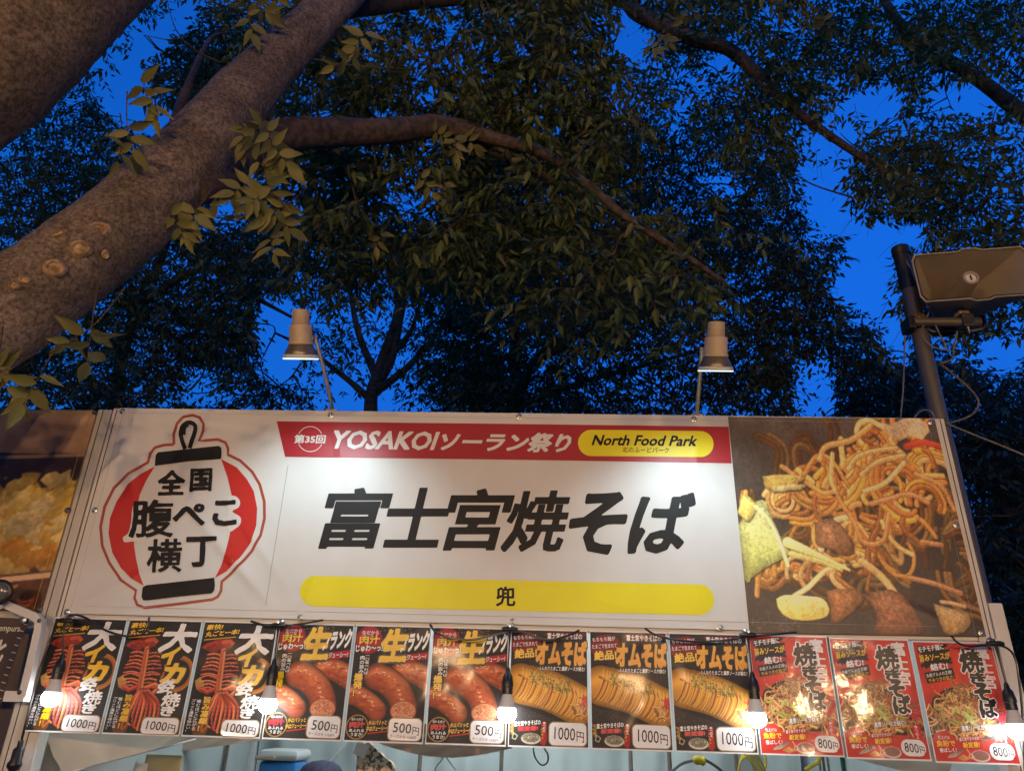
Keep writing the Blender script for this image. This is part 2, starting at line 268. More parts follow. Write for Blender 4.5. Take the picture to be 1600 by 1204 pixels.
# ---------------------------------------------------------------- a small painter for the printed photographs
def vnoise(h, w, cell, seed):
    r = np.random.default_rng(seed); gh, gw = int(h/cell)+3, int(w/cell)+3; g = r.random((gh, gw))
    y = np.arange(h)/cell; x = np.arange(w)/cell; yi = y.astype(int); xi = x.astype(int); fy = (y-yi)[:, None]; fx = (x-xi)[None]
    fy = fy*fy*(3-2*fy); fx = fx*fx*(3-2*fx); a = g[np.ix_(yi, xi)]; b = g[np.ix_(yi, xi+1)]; c = g[np.ix_(yi+1, xi)]; d = g[np.ix_(yi+1, xi+1)]
    return (a*(1-fx)+b*fx)*(1-fy)+(c*(1-fx)+d*fx)*fy
class CV:
    def __init__(s, w, h, col): s.w, s.h = w, h; s.a = np.ones((h, w, 3))*np.array(col)/255.
    def _bb(s, x0, y0, x1, y1):
        x0, y0, x1, y1 = max(0, int(x0)), max(0, int(y0)), min(s.w, int(x1)+2), min(s.h, int(y1)+2)
        if x1 <= x0 or y1 <= y0: return None
        Y, X = np.mgrid[y0:y1, x0:x1]; return (slice(y0, y1), slice(x0, x1)), X+.0, Y+.0
    def put(s, sl, al, c): s.a[sl] = s.a[sl]*(1-al[..., None])+c*al[..., None]
    def disc(s, x, y, r, col, ry=None, soft=.8, alpha=1.):
        ry = ry or r; b = s._bb(x-r-2, y-ry-2, x+r+2, y+ry+2)
        if b is None: return
        sl, X, Y = b; d = np.sqrt(((X-x)/r)**2+((Y-y)/ry)**2); s.put(sl, np.clip((1-d)*min(r, ry)/soft+.5, 0, 1)*alpha, np.array(col)/255.)
    def ring(s, x, y, r, wd, col):
        b = s._bb(x-r-wd-2, y-r-wd-2, x+r+wd+2, y+r+wd+2)
        if b is None: return
        sl, X, Y = b; d = abs(np.hypot(X-x, Y-y)-r); s.put(sl, np.clip(wd/2-d+.5, 0, 1), np.array(col)/255.)
    def poly(s, pts, col, col2=None, nz=0., seed=0, alpha=1.):
        P = np.array(pts, float); b = s._bb(P[:, 0].min()-1, P[:, 1].min()-1, P[:, 0].max()+1, P[:, 1].max()+1)
        if b is None: return
        sl, X, Y = b; acc = np.zeros(X.shape)
        for ox, oy in ((-.25, -.25), (.25, -.25), (-.25, .25), (.25, .25)):
            ins = np.zeros(X.shape, bool)
            for i in range(len(P)):
                (xa, ya), (xb, yb) = P[i-1], P[i]
                if ya == yb: continue
                c = ((ya > Y+oy) != (yb > Y+oy)) & (X+ox < (xb-xa)*(Y+oy-ya)/(yb-ya)+xa); ins ^= c
            acc += ins*.25
        c = np.array(col)/255.*np.ones(X.shape+(3,))
        if col2 is not None:
            t = ((Y-P[:, 1].min())/max(1, np.ptp(P[:, 1])))[..., None]; c = c*(1-t)+np.array(col2)/255.*t
        if nz:
            n = vnoise(s.h, s.w, 4, seed)[sl]*.6+vnoise(s.h, s.w, 10, seed+1)[sl]*.4; c = c*(1+nz*(n-.5)*2)[..., None]
        s.put(sl, acc*alpha, np.clip(c, 0, 1))
    def stroke(s, pts, wd, col, hi=.35, dark=.55, alpha=1., flat=False, wd2=None):
        P = np.array(pts, float); W0 = wd; wd2 = wd if wd2 is None else wd2; wm = max(wd, wd2)
        b = s._bb(P[:, 0].min()-wm-2, P[:, 1].min()-wm-2, P[:, 0].max()+wm+2, P[:, 1].max()+wm+2)
        if b is None: return
        sl, X, Y = b; D = np.full(X.shape, 1e9); DX = np.zeros(X.shape); DY = np.zeros(X.shape); WW = np.full(X.shape, wd*1.)
        n = len(P)-1
        for i in range(n):
            a, c = P[i], P[i+1]; v = c-a; L = v@v+1e-9; t = np.clip(((X-a[0])*v[0]+(Y-a[1])*v[1])/L, 0, 1)
            dx = X-a[0]-t*v[0]; dy = Y-a[1]-t*v[1]; d = np.hypot(dx, dy); w = wd+(wd2-wd)*(i+t)/n; k = d/w < D/WW
            D = np.where(k, d, D); DX = np.where(k, dx, DX); DY = np.where(k, dy, DY); WW = np.where(k, w, WW)
        al = np.clip(WW-D+.5, 0, 1)*alpha; c = np.array(col)/255.*np.ones(X.shape+(3,))
        if not flat:
            t = np.clip(D/WW, 0, 1); sh = dark+(1-dark)*np.sqrt(1-t*t*.98); h = np.exp(-(((DX*-.4+DY*-.9)/WW-.38)**2)*14)*hi*(1-t*.5)
            c = c*sh[..., None]+h[..., None]*np.array([1, .93, .75])
        s.put(sl, al, np.clip(c, 0, 1))
    def mesh(s, name, surf, mat, parent, off=.001):
        h, w = s.h, s.w; o0 = ORIG.get(parent.name, np.zeros(3)) if parent else np.zeros(3)
        V = np.array([surf((i+.0)/(w-1), (j+.0)/(h-1), off) for j in range(h) for i in range(w)])-o0
        me = bpy.data.meshes.new(name); idx = np.arange(h*w).reshape(h, w)
        Q = np.stack([idx[1:, :-1], idx[1:, 1:], idx[:-1, 1:], idx[:-1, :-1]], -1).reshape(-1, 4)
        fill_mesh(me, V, Q); C = np.ones((h*w, 4), np.float32); C[:, :3] = np.clip(lin(np.clip(s.a, 0, 1)), 0, .82).reshape(-1, 3)
        ca = me.color_attributes.new('Col', 'FLOAT_COLOR', 'POINT'); ca.data.foreach_set('color', C.ravel()); me.materials.append(mat)
        me.polygons.foreach_set('use_smooth', [True]*len(me.polygons))
        ob = bpy.data.objects.new(name, me); COL.objects.link(ob); ob.parent = parent; return ob
def fill_mesh(me, V, Q):
    V = np.ascontiguousarray(V, np.float32); Q = np.ascontiguousarray(Q, np.int32); n, k = Q.shape
    me.vertices.add(len(V)); me.vertices.foreach_set('co', V.ravel()); me.loops.add(n*k); me.loops.foreach_set('vertex_index', Q.ravel())
    me.polygons.add(n); me.polygons.foreach_set('loop_start', np.arange(n, dtype=np.int32)*k); me.polygons.foreach_set('loop_total', np.full(n, k, np.int32)); me.update(calc_edges=True)
def noodle(cx, cy, rng, step, n, head=None, curl=.35):
    h = rng.uniform(0, 2*math.pi) if head is None else head; k = rng.normal(0, curl); p = [(cx, cy)]
    for _ in range(n):
        k = .8*k+rng.normal(0, curl*.45); h += k; cx += step*math.cos(h); cy += step*math.sin(h); p.append((cx, cy))
    return catmull(p, 3)
# ---------------------------------------------------------------- ground
g = MB().add([(-600, -600, 0), (600, -600, 0), (600, 600, 0), (-600, 600, 0)], [(0, 1, 2, 3)]).build('ground', M['ground']); tag(g, kind='structure')
# ---------------------------------------------------------------- food stall: frame, tent walls, roof
def X(u, v, Y=0.): return at(u, v, Y)[0]
def Z(u, v, Y=0.): return at(u, v, Y)[2]
XL, XR = X(187.5, 639), X(1459, 654); ZT, ZB = Z(830, 646), Z(830, 976)
XPL, XPR = XL-.034, XR+.046            # outer faces of the two front posts
stall = thing('food_stall', (-.1, 1.2, 0), 'white framed festival food stall carrying the lit fried noodle sign', 'stall')
for a, b in ((XPL, XPL+.06), (XPR-.06, XPR)):
    p = MB().box((a, .006, 0), (b, .066, ZT+.004), bev=.004).build('post', M['frame'], stall)
    e = a+.018 if a < 0 else b-.018
    MB().box((e-.0015, .0035, 0), (e+.0015, .0058, ZT), 0).build('groove', M['dsteel'], p)
MB().box((XPL+.061, .012, ZT-.05), (XPR-.061, .06, ZT-.002), bev=.003).build('top_rail', M['frame'], stall)
MB().box((XPL+.061, .012, 2.131), (XPR-.061, .06, ZB+.012), bev=.003).build('bottom_rail', M['frame'], stall)
MB().box((XPL+.061, .022, ZB+.014), (XPR-.061, .034, ZT-.052)).build('sign_board', M['panel'], stall)
MB().box((X(1545.5, 941), .004, 0), (X(1545.5, 941)+.052, .07, Z(1551, 941)), bev=.004).build('tent_leg', M['frame'], stall)
MB().box((XPL-.0, 2.35, 0), (XPL+.06, 2.41, 2.9), bev=.004).build('post', M['frame'], stall)
MB().box((XPR-.06, 2.35, 0), (XPR, 2.41, 2.9), bev=.004).build('post', M['frame'], stall)
def sheet(name, fn, nu, nv, mat, parent, thick=.0):
    V = [fn(i/nu, j/nv) for j in range(nv+1) for i in range(nu+1)]; w = nu+1
    Fc = [(j*w+i, j*w+i+1, (j+1)*w+i+1, (j+1)*w+i) for j in range(nv) for i in range(nu)]
    return MB().add(V, Fc).build(name, mat, parent, smooth=True)
def fold(x, z, a=.02, s=2.3, seed=0.): return a*(mnoise.noise(Vector((x*s*1.7, z*s*.45, seed)))+.4*mnoise.noise(Vector((x*s*4, z*s*.9, seed+5))))
sheet('back_wall', lambda s, t: (XPL+.07+(XPR-XPL-.14)*s, 2.34+fold(s*3.4, t*2.8, .09), .02+2.75*t), 150, 40, M['tarp'], stall)
sheet('roof_sheet', lambda s, t: (XPL+.02+(XPR-XPL-.04)*s, .075+2.3*t, 2.985-.12*t+fold(s*3, t*2, .02)), 30, 20, M['tarp'], stall)
for x0 in (XPL+.03, XPR-.03):
    sheet('side_wall', lambda s, t: (x0+fold(s*2.2, t*2.6, .02, seed=x0),   .08+2.26*s, .02+2.72*t), 40, 60, M['tarp'], stall)
# swags of cloth tied back in the two front corners and a slack cloth in the middle
def drape(name, quad, mat, seed, sag=.03):
    q = np.array([at(*c) for c in quad])
    def fn(s, t):
        p = q[0]*(1-s)*(1-t)+q[1]*s*(1-t)+q[2]*s*t+q[3]*(1-s)*t
        return p+np.array([0, fold(s*2.1+t, t*1.3-s, .014, seed=seed), -sag*math.sin(math.pi*s)*t])
    return sheet(name, fn, 40, 16, mat, stall)
drape('swag', [(60, 1120, .10), (330, 1120, .75), (306, 1153, .75), (95, 1208, .12)], M['cloth'], 1., .0)
drape('swag', [(1290, 1150, 1.1), (1600, 1150, .10), (1640, 1260, .12), (1312, 1179, 1.1)], M['cloth'], 4., .0)
drape('awning_cloth', [(585, 1130, 1.0), (800, 1130, 1.0), (800, 1168, 1.0), (585, 1158, 1.0)], M['peach'], 9., .055)
drape('awning_cloth', [(255, 1120, 1.25), (420, 1120, 1.5), (412, 1156, 1.5), (225, 1180, 1.25)], M['peach'], 12., .0)
MB().tube(catmull([at(92, 1210, .115), at(200, 1181, .42), at(306, 1154, .745)], 8), .0035, 6).build('swag_piping', M['plastic'], stall, True)
for u, v0, v1, Y in ((349, 1150, 1204, 1.9), (357, 1150, 1204, 2.1), (655, 1150, 1204, 2.0), (783, 1150, 1204, 2.1), (986, 1160, 1204, 2.0), (1047, 1160, 1204, 1.8), (1152, 1165, 1204, 2.1)):
    p = at(u, v1, Y); MB().tube([(p[0], Y, 0), (p[0], Y, 2.8)], .0125, 8).build('inner_pole', M['brownp'], stall, True)
a, b = at(505, 1204, 2.2), at(543, 1158, 2.2); MB().tube([a-(b-a)*3, b+(b-a)*2], .012, 8).build('brace', M['tarp'], stall, True)
MB().box((XPL+.08, .05, .80), (XPR-.08, .60, .84), bev=.006).build('counter', M['wood'], stall)
MB().box((XPL+.10, .07, .02), (XPR-.10, .09, .80)).build('counter_front', M['panel'], stall)
MB().box((XPL+.07, .85, .02), (X(283, 1190, .85), .87, Z(240, 1178, .85)), bev=.002).build('olive_panel', M['olive'], stall)
for u in (168, 216):
    p = at(u, 1196, .845); MB().box((p[0]-.05, .842, p[2]-.25), (p[0]+.045, .848, p[2]+.012)).build('notice', M['paper'], stall)
tl = thing('added_tube_lamp', (-.1, 1.25, 2.80), 'unseen white tube lamp added under the stall roof', 'lamp')  # hidden behind the banner, added to brighten the stall interior
MB().box((-1.0, 1.22, 2.80), (.8, 1.28, 2.85), bev=.006).build('housing', M['plastic'], tl); MB().tube([(-.96, 1.25, 2.785), (.76, 1.25, 2.785)], .014, 10).build('tube', M['tubel'], tl, True)
# ---------------------------------------------------------------- the sign banner
def gauss(d, w): return math.exp(-(d/w)**2)
BOLTS = [(192, 643), (517, 649), (811, 651), (1084, 655), (1454, 660), (149, 797), (106, 956), (470, 965), (801, 971), (1125, 981), (1493, 820), (1533, 989)]
BXZ = [(X(u, v), Z(u, v)) for u, v in BOLTS]
def segd(x, z, a, b):
    ax, az = a; bx, bz = b; vx, vz = bx-ax, bz-az; t = max(0, min(1, ((x-ax)*vx+(z-az)*vz)/(vx*vx+vz*vz))); return math.hypot(x-ax-t*vx, z-az-t*vz), t
def xz(u, v): p = at(u, v); return p[0], p[2]
FOLDS = [(xz(196, 648), xz(330, 700), .016, .0055), (xz(196, 646), xz(420, 668), .013, .0045), (xz(192, 650), xz(215, 800), .016, .004), (xz(300, 800), xz(438, 958), .022, .0075),
         (xz(360, 790), xz(460, 930), .018, .004), (xz(470, 960), xz(500, 880), .014, .003), (xz(118, 945), xz(260, 880), .02, .0045), (xz(110, 952), xz(330, 945), .012, .003),
         (xz(1480, 975), xz(1380, 930), .018, .003), (xz(1450, 670), xz(1330, 690), .014, .004), (xz(520, 655), xz(560, 800), .02, .002), (xz(930, 935), xz(1000, 955), .012, .002), (xz(1125, 975), xz(1060, 900), .018, .0025), (xz(1084, 660), xz(1090, 760), .02, .002)]
def wr0(x, z):
    d = .0022*mnoise.noise(Vector((x*2.2, z*3.1, .3)))+.0012*mnoise.noise(Vector((x*6, z*5, 4.)))
    for a, b, w, h in FOLDS:
        q, t = segd(x, z, a, b); d -= h*gauss(q, w)*(math.sin(math.pi*min(1, .15+t*.85)))
    e = min(x-XL, XR-x, z-ZB, ZT-z); return d*max(0., min(1., e/.03))-.004
nu, nv = 300, 84
_HG = np.array([[wr0(XL+(XR-XL)*i/nu, ZB+(ZT-ZB)*j/nv) for i in range(nu+1)] for j in range(nv+1)])
def wr(x, z):
    a = min(max((x-XL)/(XR-XL)*nu, 0), nu-1e-6); b = min(max((z-ZB)/(ZT-ZB)*nv, 0), nv-1e-6); i, j = int(a), int(b); a -= i; b -= j
    return float((_HG[j, i]*(1-a)+_HG[j, i+1]*a)*(1-b)+(_HG[j+1, i]*(1-a)+_HG[j+1, i+1]*a)*b)
def bsurf(u, v, off=0.):
    p = at(u, v); return (p[0], wr(p[0], p[2])-off, p[2])
def onb(off): return lambda c: (c[0], wr(c[0], c[2])-off, c[2])
banner = thing('stall_banner', (XL/2+XR/2, -.002, ZB), 'long white sign banner with red lantern emblem and big black noodle lettering', 'banner')
def bedge(s, t):
    x = XL+(XR-XL)*s; z = ZB+(ZT-ZB)*t; return (x, wr(x, z), z)
sheet('fabric', bedge, nu, nv, M['pvc'], banner)
hem = MB()
for (x0, z0, x1, z1) in ((XL+.03, ZT-.022, XR-.01, ZT-.022), (XL+.012, ZB+.03, XR-.01, ZB+.03), (XL+.022, ZB+.01, XL+.022, ZT-.01), (XR-.03, ZB+.01, XR-.03, ZT-.01)):
    n = 40; dx, dz = x1-x0, z1-z0; hem.tube([(x0+dx*i/n, wr(x0+dx*i/n, z0+dz*i/n)-.0004, z0+dz*i/n) for i in range(n+1)], .0011, 4)
hem.build('hem_seam', M['frame2'], banner, True)
for (x, z) in BXZ:
    MB().lathe((x, -.004, z), (0, -1, 0), [(0, .013), (.002, .013), (.003, .010), (.0032, .0075), (.007, .007), (.009, .004)], 12).build('bolt', M['steel'], banner, True)
def bpoly(mb, pts, m=0): mb.add([bsurf(u, v) for u, v in pts], [tuple(range(len(pts)))], m)
def pill(x0, x1, yl0, yl1, yr0, yr1, n=14):
    hl, hr = (yl1-yl0)/2, (yr1-yr0)/2; P = []
    for i in range(n+1):
        a = math.pi/2+math.pi*i/n; P.append((x0+hl+hl*math.cos(a), (yl0+yl1)/2-hl*math.sin(a)))
    for i in range(n+1):
        a = -math.pi/2+math.pi*i/n; P.append((x1-hr+hr*math.cos(a), (yr0+yr1)/2-hr*math.sin(a)))
    return P
def bstroke(mb, pts, wd, m=0, closed=False):
    P = np.array(pts, float); P = np.vstack([P[-1:], P, P[:2]]) if closed else np.vstack([2*P[:1]-P[1:2], P, 2*P[-1:]-P[-2:-1]])
    T = P[2:]-P[:-2]; N = np.stack([-T[:, 1], T[:, 0]], 1); N /= np.linalg.norm(N, axis=1)[:, None]; Q = P[1:-1]
    A, B = Q+N*wd/2, Q-N*wd/2; n = len(Q); V = [bsurf(*p) for p in A]+[bsurf(*p) for p in B]
    mb.add(V, [(i, i+1, n+i+1, n+i) for i in range(n-1)], m)
def bpart(mb, name, mats, off, parent=banner, ml=.024): return refine(mb, ml, onb(off)).build(name, mats, parent)
def surf0(u, v, off=0.): return bsurf(u, v)
# red strip with event lettering
mb = MB(); bpoly(mb, [(433, 658.5), (786, 662.5), (1138, 667), (1143, 724), (795, 718.5), (446, 714)]); strip = bpart(mb, 'red_strip', M['red'], .0012)
mb = MB(); bpoly(mb, pill(903, 1114.5, 672, 713, 674, 714.5)); bpart(mb, 'yellow_pill', M['yel'], .0024, strip)
mb = MB(); bstroke(mb, [(485.5+19.5*math.cos(a), 686.5+19.5*math.sin(a)) for a in np.linspace(.42, math.pi-.42, 24)], 1.0); bstroke(mb, [(485.5+19.5*math.cos(a), 686.5+19.5*math.sin(a)) for a in np.linspace(math.pi+.42, 2*math.pi-.42, 24)], 1.0)
text_quad(mb, '第35回', [(461, 679.5), (510.5, 680), (509.5, 693.5), (460.5, 693)], surf0, 0, .03, .08)
text_quad(mb, 'YOSAKOI', [(523, 672.6), (688, 675), (684, 704), (519, 701.8)], surf0, 0, .03, .22, res=50)
text_quad(mb, 'ソーラン祭り', [(692, 675), (894, 677.5), (890, 708), (688, 705)], surf0, 0, .035, .20, res=50); bpart(mb, 'strip_lettering', M['wht'], .0024, strip)
mb = MB(); text_quad(mb, 'North Food Park', [(926, 680), (1089.5, 681.5), (1087.5, 698), (924, 696.5)], surf0, 0, .028, .18, res=50)
text_quad(mb, '北のふーどパーク', [(972, 699), (1045, 700), (1045, 708.5), (972, 707.5)], surf0, 0, .008); bpart(mb, 'pill_lettering', M['blk'], .0036, strip)
# main title
mb = MB(); zx = lambda x: 420+x/2.162; zy = lambda y: 640+y/2.162
for ch, a, b, c, d in (('富', 168, 264, 421, 470), ('士', 386, 264, 612, 466), ('宮', 588, 267, 832, 476), ('焼', 783, 273, 1018, 480), ('そ', 1013, 278, 1212, 490), ('ば', 1211, 280, 1442, 487)):
    text_quad(mb, ch, box4(zx(a), zy(b), zx(c), zy(d)), surf0, 0, .024 if ch not in 'そば' else .034, .24, res=80, brush=0. if ch not in 'そば' else 1e-6)
bpart(mb, 'title_lettering', M['blk'], .0012)
mb = MB(); bpoly(mb, pill(469, 1115.5, 899.5, 947, 913, 960.5)); bar = bpart(mb, 'yellow_bar', M['yel'], .0012)
mb = MB(); text_quad(mb, '兜', box4(775, 916, 805.5, 947), surf0, 0, .022); bpart(mb, 'bar_lettering', M['blk'], .0024, bar)
mb = MB(); bstroke(mb, [(450.6, 727), (433, 837), (415.8, 946.5)], .9); bpart(mb, 'divider_line', M['grey'], .0012)
# lantern emblem
ez = lambda P: [(150+x/3.763, 640+y/3.763) for x, y in P]
OUT = [(460, 205), (461, 150), (478, 84), (518, 44), (570, 34), (612, 47), (635, 85), (632, 125), (608, 184), (650, 181), (720, 176), (764, 195), (779, 230), (778, 265), (850, 300), (920, 365), (965, 440), (992, 540), (993, 640), (970, 740), (920, 830), (860, 900), (790, 970), (743, 1010), (738, 1065), (720, 1098), (690, 1114), (500, 1140), (290, 1164), (245, 1145), (229, 1105), (238, 1062), (150, 1000), (82, 900), (41, 800), (31, 690), (55, 570), (110, 460), (190, 380), (308, 310), (322, 256), (350, 223), (400, 209)]
mb = MB(); bstroke(mb, ez(OUT+OUT[:1]), 4.4); emb = bpart(mb, 'lantern_outline', M['brick'], .0012)
LL = [(348, 335), (270, 375), (190, 440), (125, 540), (86, 640), (78, 730), (100, 840), (150, 930), (215, 995), (283, 1034), (258, 960), (240, 880), (228, 800), (226, 700), (240, 600), (262, 500), (300, 415)]
RR = [(738, 290), (830, 340), (890, 410), (930, 480), (950, 580), (945, 680), (915, 780), (850, 870), (770, 950), (703, 988), (738, 920), (770, 830), (793, 715), (802, 600), (800, 500), (775, 395)]
mb = MB(); bpoly(mb, ez(LL)); bpoly(mb, ez(RR)); bpart(mb, 'lantern_body', M['lred'], .0012, emb)
mb = MB()
def etext(mb, ch, b, bold, grow=0, m=0):
    (x0, y0), (x1, y1) = ez([(b[0]-grow, b[1]-grow), (b[2]+grow, b[3]+grow)]); text_quad(mb, ch, box4(x0, y0, x1, y1, 1.2), surf0, m, bold, .05, res=64, brush=.5)
def blob(mb, pts):
    bpoly(mb, [tuple(p) for p in catmull(ez(pts+pts[:1]), 4)[:-1]])
blob(mb, [(215, 600), (232, 560), (300, 560), (300, 760), (215, 775), (172, 778), (165, 750), (195, 725), (212, 660)]); bpart(mb, 'lantern_white', M['wht'], .0022, emb)
mb = MB(); blob(mb, [(780, 505), (825, 510), (850, 540), (842, 575), (806, 600), (852, 632), (855, 668), (830, 695), (780, 705)])
bpart(mb, 'lantern_white', M['wht'], .0022, emb)
mb = MB(); bpoly(mb, ez([(352, 300), (355, 268), (368, 252), (550, 232), (725, 214), (740, 225), (742, 256), (739, 291), (545, 305), (350, 332)])); bpoly(mb, ez([(276, 1060), (280, 1042), (300, 1031), (500, 1010), (700, 988), (704, 1030), (700, 1062), (684, 1079), (490, 1098), (300, 1121), (280, 1118), (272, 1100)]))
LP = [(528, 232), (512, 190), (503, 140), (512, 100), (545, 79), (578, 86), (588, 112), (575, 160), (553, 228)]; bstroke(mb, ez([tuple(p) for p in catmull(LP, 4)]), 6.5); bstroke(mb, ez([(521, 150), (523, 105), (545, 92)]), 5)
for ch, b in (('全', (368, 358, 530, 508)), ('国', (553, 348, 690, 486)), ('腹', (196, 532, 460, 756)), ('ぺ', (455, 556, 647, 688)), ('こ', (688, 535, 832, 686)), ('横', (302, 762, 512, 960)), ('丁', (535, 748, 718, 926))):
    etext(mb, ch, b, .034 if ch not in '腹横' else .02)
bpart(mb, 'lantern_lettering', M['blk'], .0034, emb)
# printed photograph of fried noodles on the right third of the banner
W_, H_ = 400, 352; cv = CV(W_, H_, (52, 44, 40)); rng = np.random.default_rng(3)
yy, xx = np.mgrid[0:H_, 0:W_]; n = vnoise(H_, W_, 30, 1)*.5+vnoise(H_, W_, 9, 2)*.3+vnoise(H_, W_, 3, 8)*.2
cv.a = cv.a*(.75+.5*n)[..., None]; cv.a += (np.clip(1-yy/110, 0, 1)*.10)[..., None]*np.array([1, .97, .93])
def P(u, v):  # from photograph pixels to the print's own fractions
    t = (v-652)/(989-652); l = 1137+33.5*t; r = 1459+80*t; b0 = 651.5; return ((u-l)/(r-l)*W_, (v-b0-8*(u-1137)/322)/(337)*H_)
SX = W_/345.
brown = [(176, 106, 46), (205, 138, 62), (222, 160, 84), (190, 118, 50), (160, 92, 42), (228, 176, 104), (214, 148, 58)]
def inside(Q, x, y):
    ins = False
    for i in range(len(Q)):
        (xa, ya), (xb, yb) = Q[i-1], Q[i]
        if (ya > y) != (yb > y) and x < (xb-xa)*(y-ya)/(yb-ya)+xa: ins = not ins
    return ins
def mound(poly, n, wlo, whi, dk, lo=8, hi=22, head=None, curl=.3, pal=brown):
    Q = np.array([P(*p) for p in poly]); x0, y0 = Q.min(0); x1, y1 = Q.max(0); k = 0
    while k < n:
        x, y = rng.uniform(x0, x1), rng.uniform(y0, y1)
        if not inside(Q, x, y): continue
        h = head if head is None else head+rng.normal(0, .5); base = noodle(x, y, rng, 7, int(rng.integers(lo, hi)), h, curl); m = len(base); T = np.gradient(base, axis=0); N = np.stack([-T[:, 1], T[:, 0]], 1); N /= np.linalg.norm(N, axis=1)[:, None]+1e-9
        for j in range(int(rng.integers(1, 5))):
            w = rng.uniform(wlo, whi); o = (j-1.5)*w*1.7+np.sin(np.linspace(0, rng.uniform(1, 5), m)+rng.uniform(0, 6))*w*.9; c = np.array(pal[rng.integers(len(pal))])*dk*rng.uniform(.8, 1.08); a_, e_ = sorted(rng.integers(0, m, 2)) if m > 20 else (0, m)
            if e_-a_ < 12: a_, e_ = 0, m
            L_ = [p for p in (base+N*o[:, None])[a_:e_] if inside(Q, *p) or rng.random() < .5]
            if len(L_) > 3: cv.stroke(L_, w, c, hi=.16*dk, dark=.45); k += 1
ALL = [(1160, 775), (1200, 745), (1265, 735), (1290, 680), (1340, 668), (1420, 690), (1470, 740), (1500, 850), (1520, 940), (1400, 940), (1330, 960), (1260, 930), (1180, 920)]
mound(ALL, 110, 3.4, 5.0, .5); mound([(1400, 760), (1480, 750), (1520, 940), (1380, 940), (1380, 850)], 34, 3.4, 5, .6)
mound([(1160, 780), (1230, 745), (1300, 760), (1360, 830), (1330, 900), (1250, 900), (1180, 900)], 85, 3.4, 5.2, .98, curl=.40)
mound([(1300, 690), (1340, 672), (1420, 690), (1460, 740), (1440, 800), (1370, 850), (1310, 810), (1290, 740)], 95, 4.0, 6.0, 1.05, 8, 20, None, .28)
def S(pts, w, c, hi=.25, dark=.5, w2=None): cv.stroke(catmull([P(*p) for p in pts], 6), w*SX, c, hi, dark, wd2=None if w2 is None else w2*SX)
S([(1415, 702), (1440, 696), (1472, 704), (1480, 708)], 5, (178, 62, 40), .1, .8)   # red ginger strip
cv.poly([P(*p) for p in ((1372, 664), (1392, 668), (1408, 660), (1432, 656), (1448, 668), (1452, 680), (1440, 692), (1420, 686), (1404, 694), (1384, 682))], (205, 182, 150), (188, 160, 120), .10, 3)
for pts, w, c in (([(1325, 735), (1340, 716), (1368, 708), (1400, 704)], 4, (214, 170, 108)), ([(1345, 745), (1372, 725), (1412, 716)], 4.5, (212, 168, 108)), ([(1350, 770), (1382, 758), (1412, 727)], 4, (220, 182, 120)),
                  ([(1282, 860), (1290, 832), (1306, 814), (1326, 810)], 5, (218, 180, 124)), ([(1345, 878), (1378, 905), (1402, 940), (1410, 985)], 6, (206, 162, 100)), ([(1360, 790), (1390, 782), (1420, 776), (1450, 790)], 4, (190, 130, 84)),
                  ([(1280, 720), (1290, 700), (1330, 690), (1360, 668)], 4.5, (214, 160, 92)), ([(1300, 740), (1310, 780), (1335, 820), (1350, 850), (1380, 846), (1388, 806)], 4, (198, 134, 72)), ([(1240, 932), (1262, 918), (1290, 892), (1318, 886)], 4, (224, 186, 118)),
                  ([(1420, 905), (1460, 915), (1500, 930)], 4, (176, 120, 80)), ([(1440, 850), (1470, 855)], 4, (190, 130, 84)), ([(1300, 712), (1298, 750), (1304, 770)], 4, (222, 172, 104)), ([(1182, 930), (1186, 890), (1200, 880)], 4, (186, 122, 50)), ([(1430, 745), (1470, 765), (1490, 800)], 4, (200, 140, 84))): S(pts, w, c)
def lump(pts, c, c2, nz, sd):
    L_ = catmull([P(*p) for p in list(pts)+[pts[0]]], 5); L_ = L_+np.random.default_rng(sd).normal(0, .7, L_.shape); c = np.array(c, float); c2 = c*.85 if c2 is None else np.array(c2, float)
    cv.poly(L_+np.array([1.5, 2.5]), (34, 20, 12), None, 0, 0, .6); cv.poly(L_, c*.72, c2*.62, nz, sd); m_ = L_.mean(0)
    for k_ in (.90, .80, .66, .5): cv.poly(m_+(L_-m_)*k_+np.array([-1., -1.4])*(1-k_)*4, np.clip(c*(1.12-.40*k_+.12), 0, 255), np.clip(c2*(1.08-.40*k_+.12), 0, 255), nz*.8, sd+1, .55)
    r_ = np.random.default_rng(sd+5)
    for _ in range(9):
        a_, b_ = L_[r_.integers(len(L_))], L_[r_.integers(len(L_))]; t_ = r_.uniform(.2, .8); q_ = a_*t_+b_*(1-t_); cv.stroke([q_, q_+(m_-q_)*.4+r_.normal(0, 3, 2)], r_.uniform(.5, 1.1), np.clip(c*r_.choice([.7, 1.15]), 0, 255), flat=True, alpha=.35)
lump(((1272, 818), (1300, 812), (1326, 838), (1334, 862), (1318, 868), (1290, 858), (1274, 850)), (172, 120, 84), (150, 98, 62), .38, 5)      # meat
lump(((1290, 925), (1330, 920), (1350, 935), (1328, 960), (1300, 975), (1296, 950)), (170, 112, 66), (140, 84, 48), .4, 7); lump(((1345, 930), (1400, 925), (1430, 960), (1440, 990), (1370, 992), (1368, 960)), (160, 108, 74), (124, 78, 54), .38, 9)
lump(((1152, 822), (1178, 786), (1196, 784), (1204, 806), (1222, 846), (1232, 866), (1200, 884), (1176, 900), (1164, 905)), (216, 212, 138), (198, 200, 100), .09, 11)  # cabbage
lump(((1152, 800), (1160, 772), (1180, 790), (1168, 815)), (226, 206, 110), (220, 190, 90), .1, 13); S([(1180, 792), (1200, 812), (1218, 850), (1230, 884)], 3, (232, 228, 150), .1, .8)
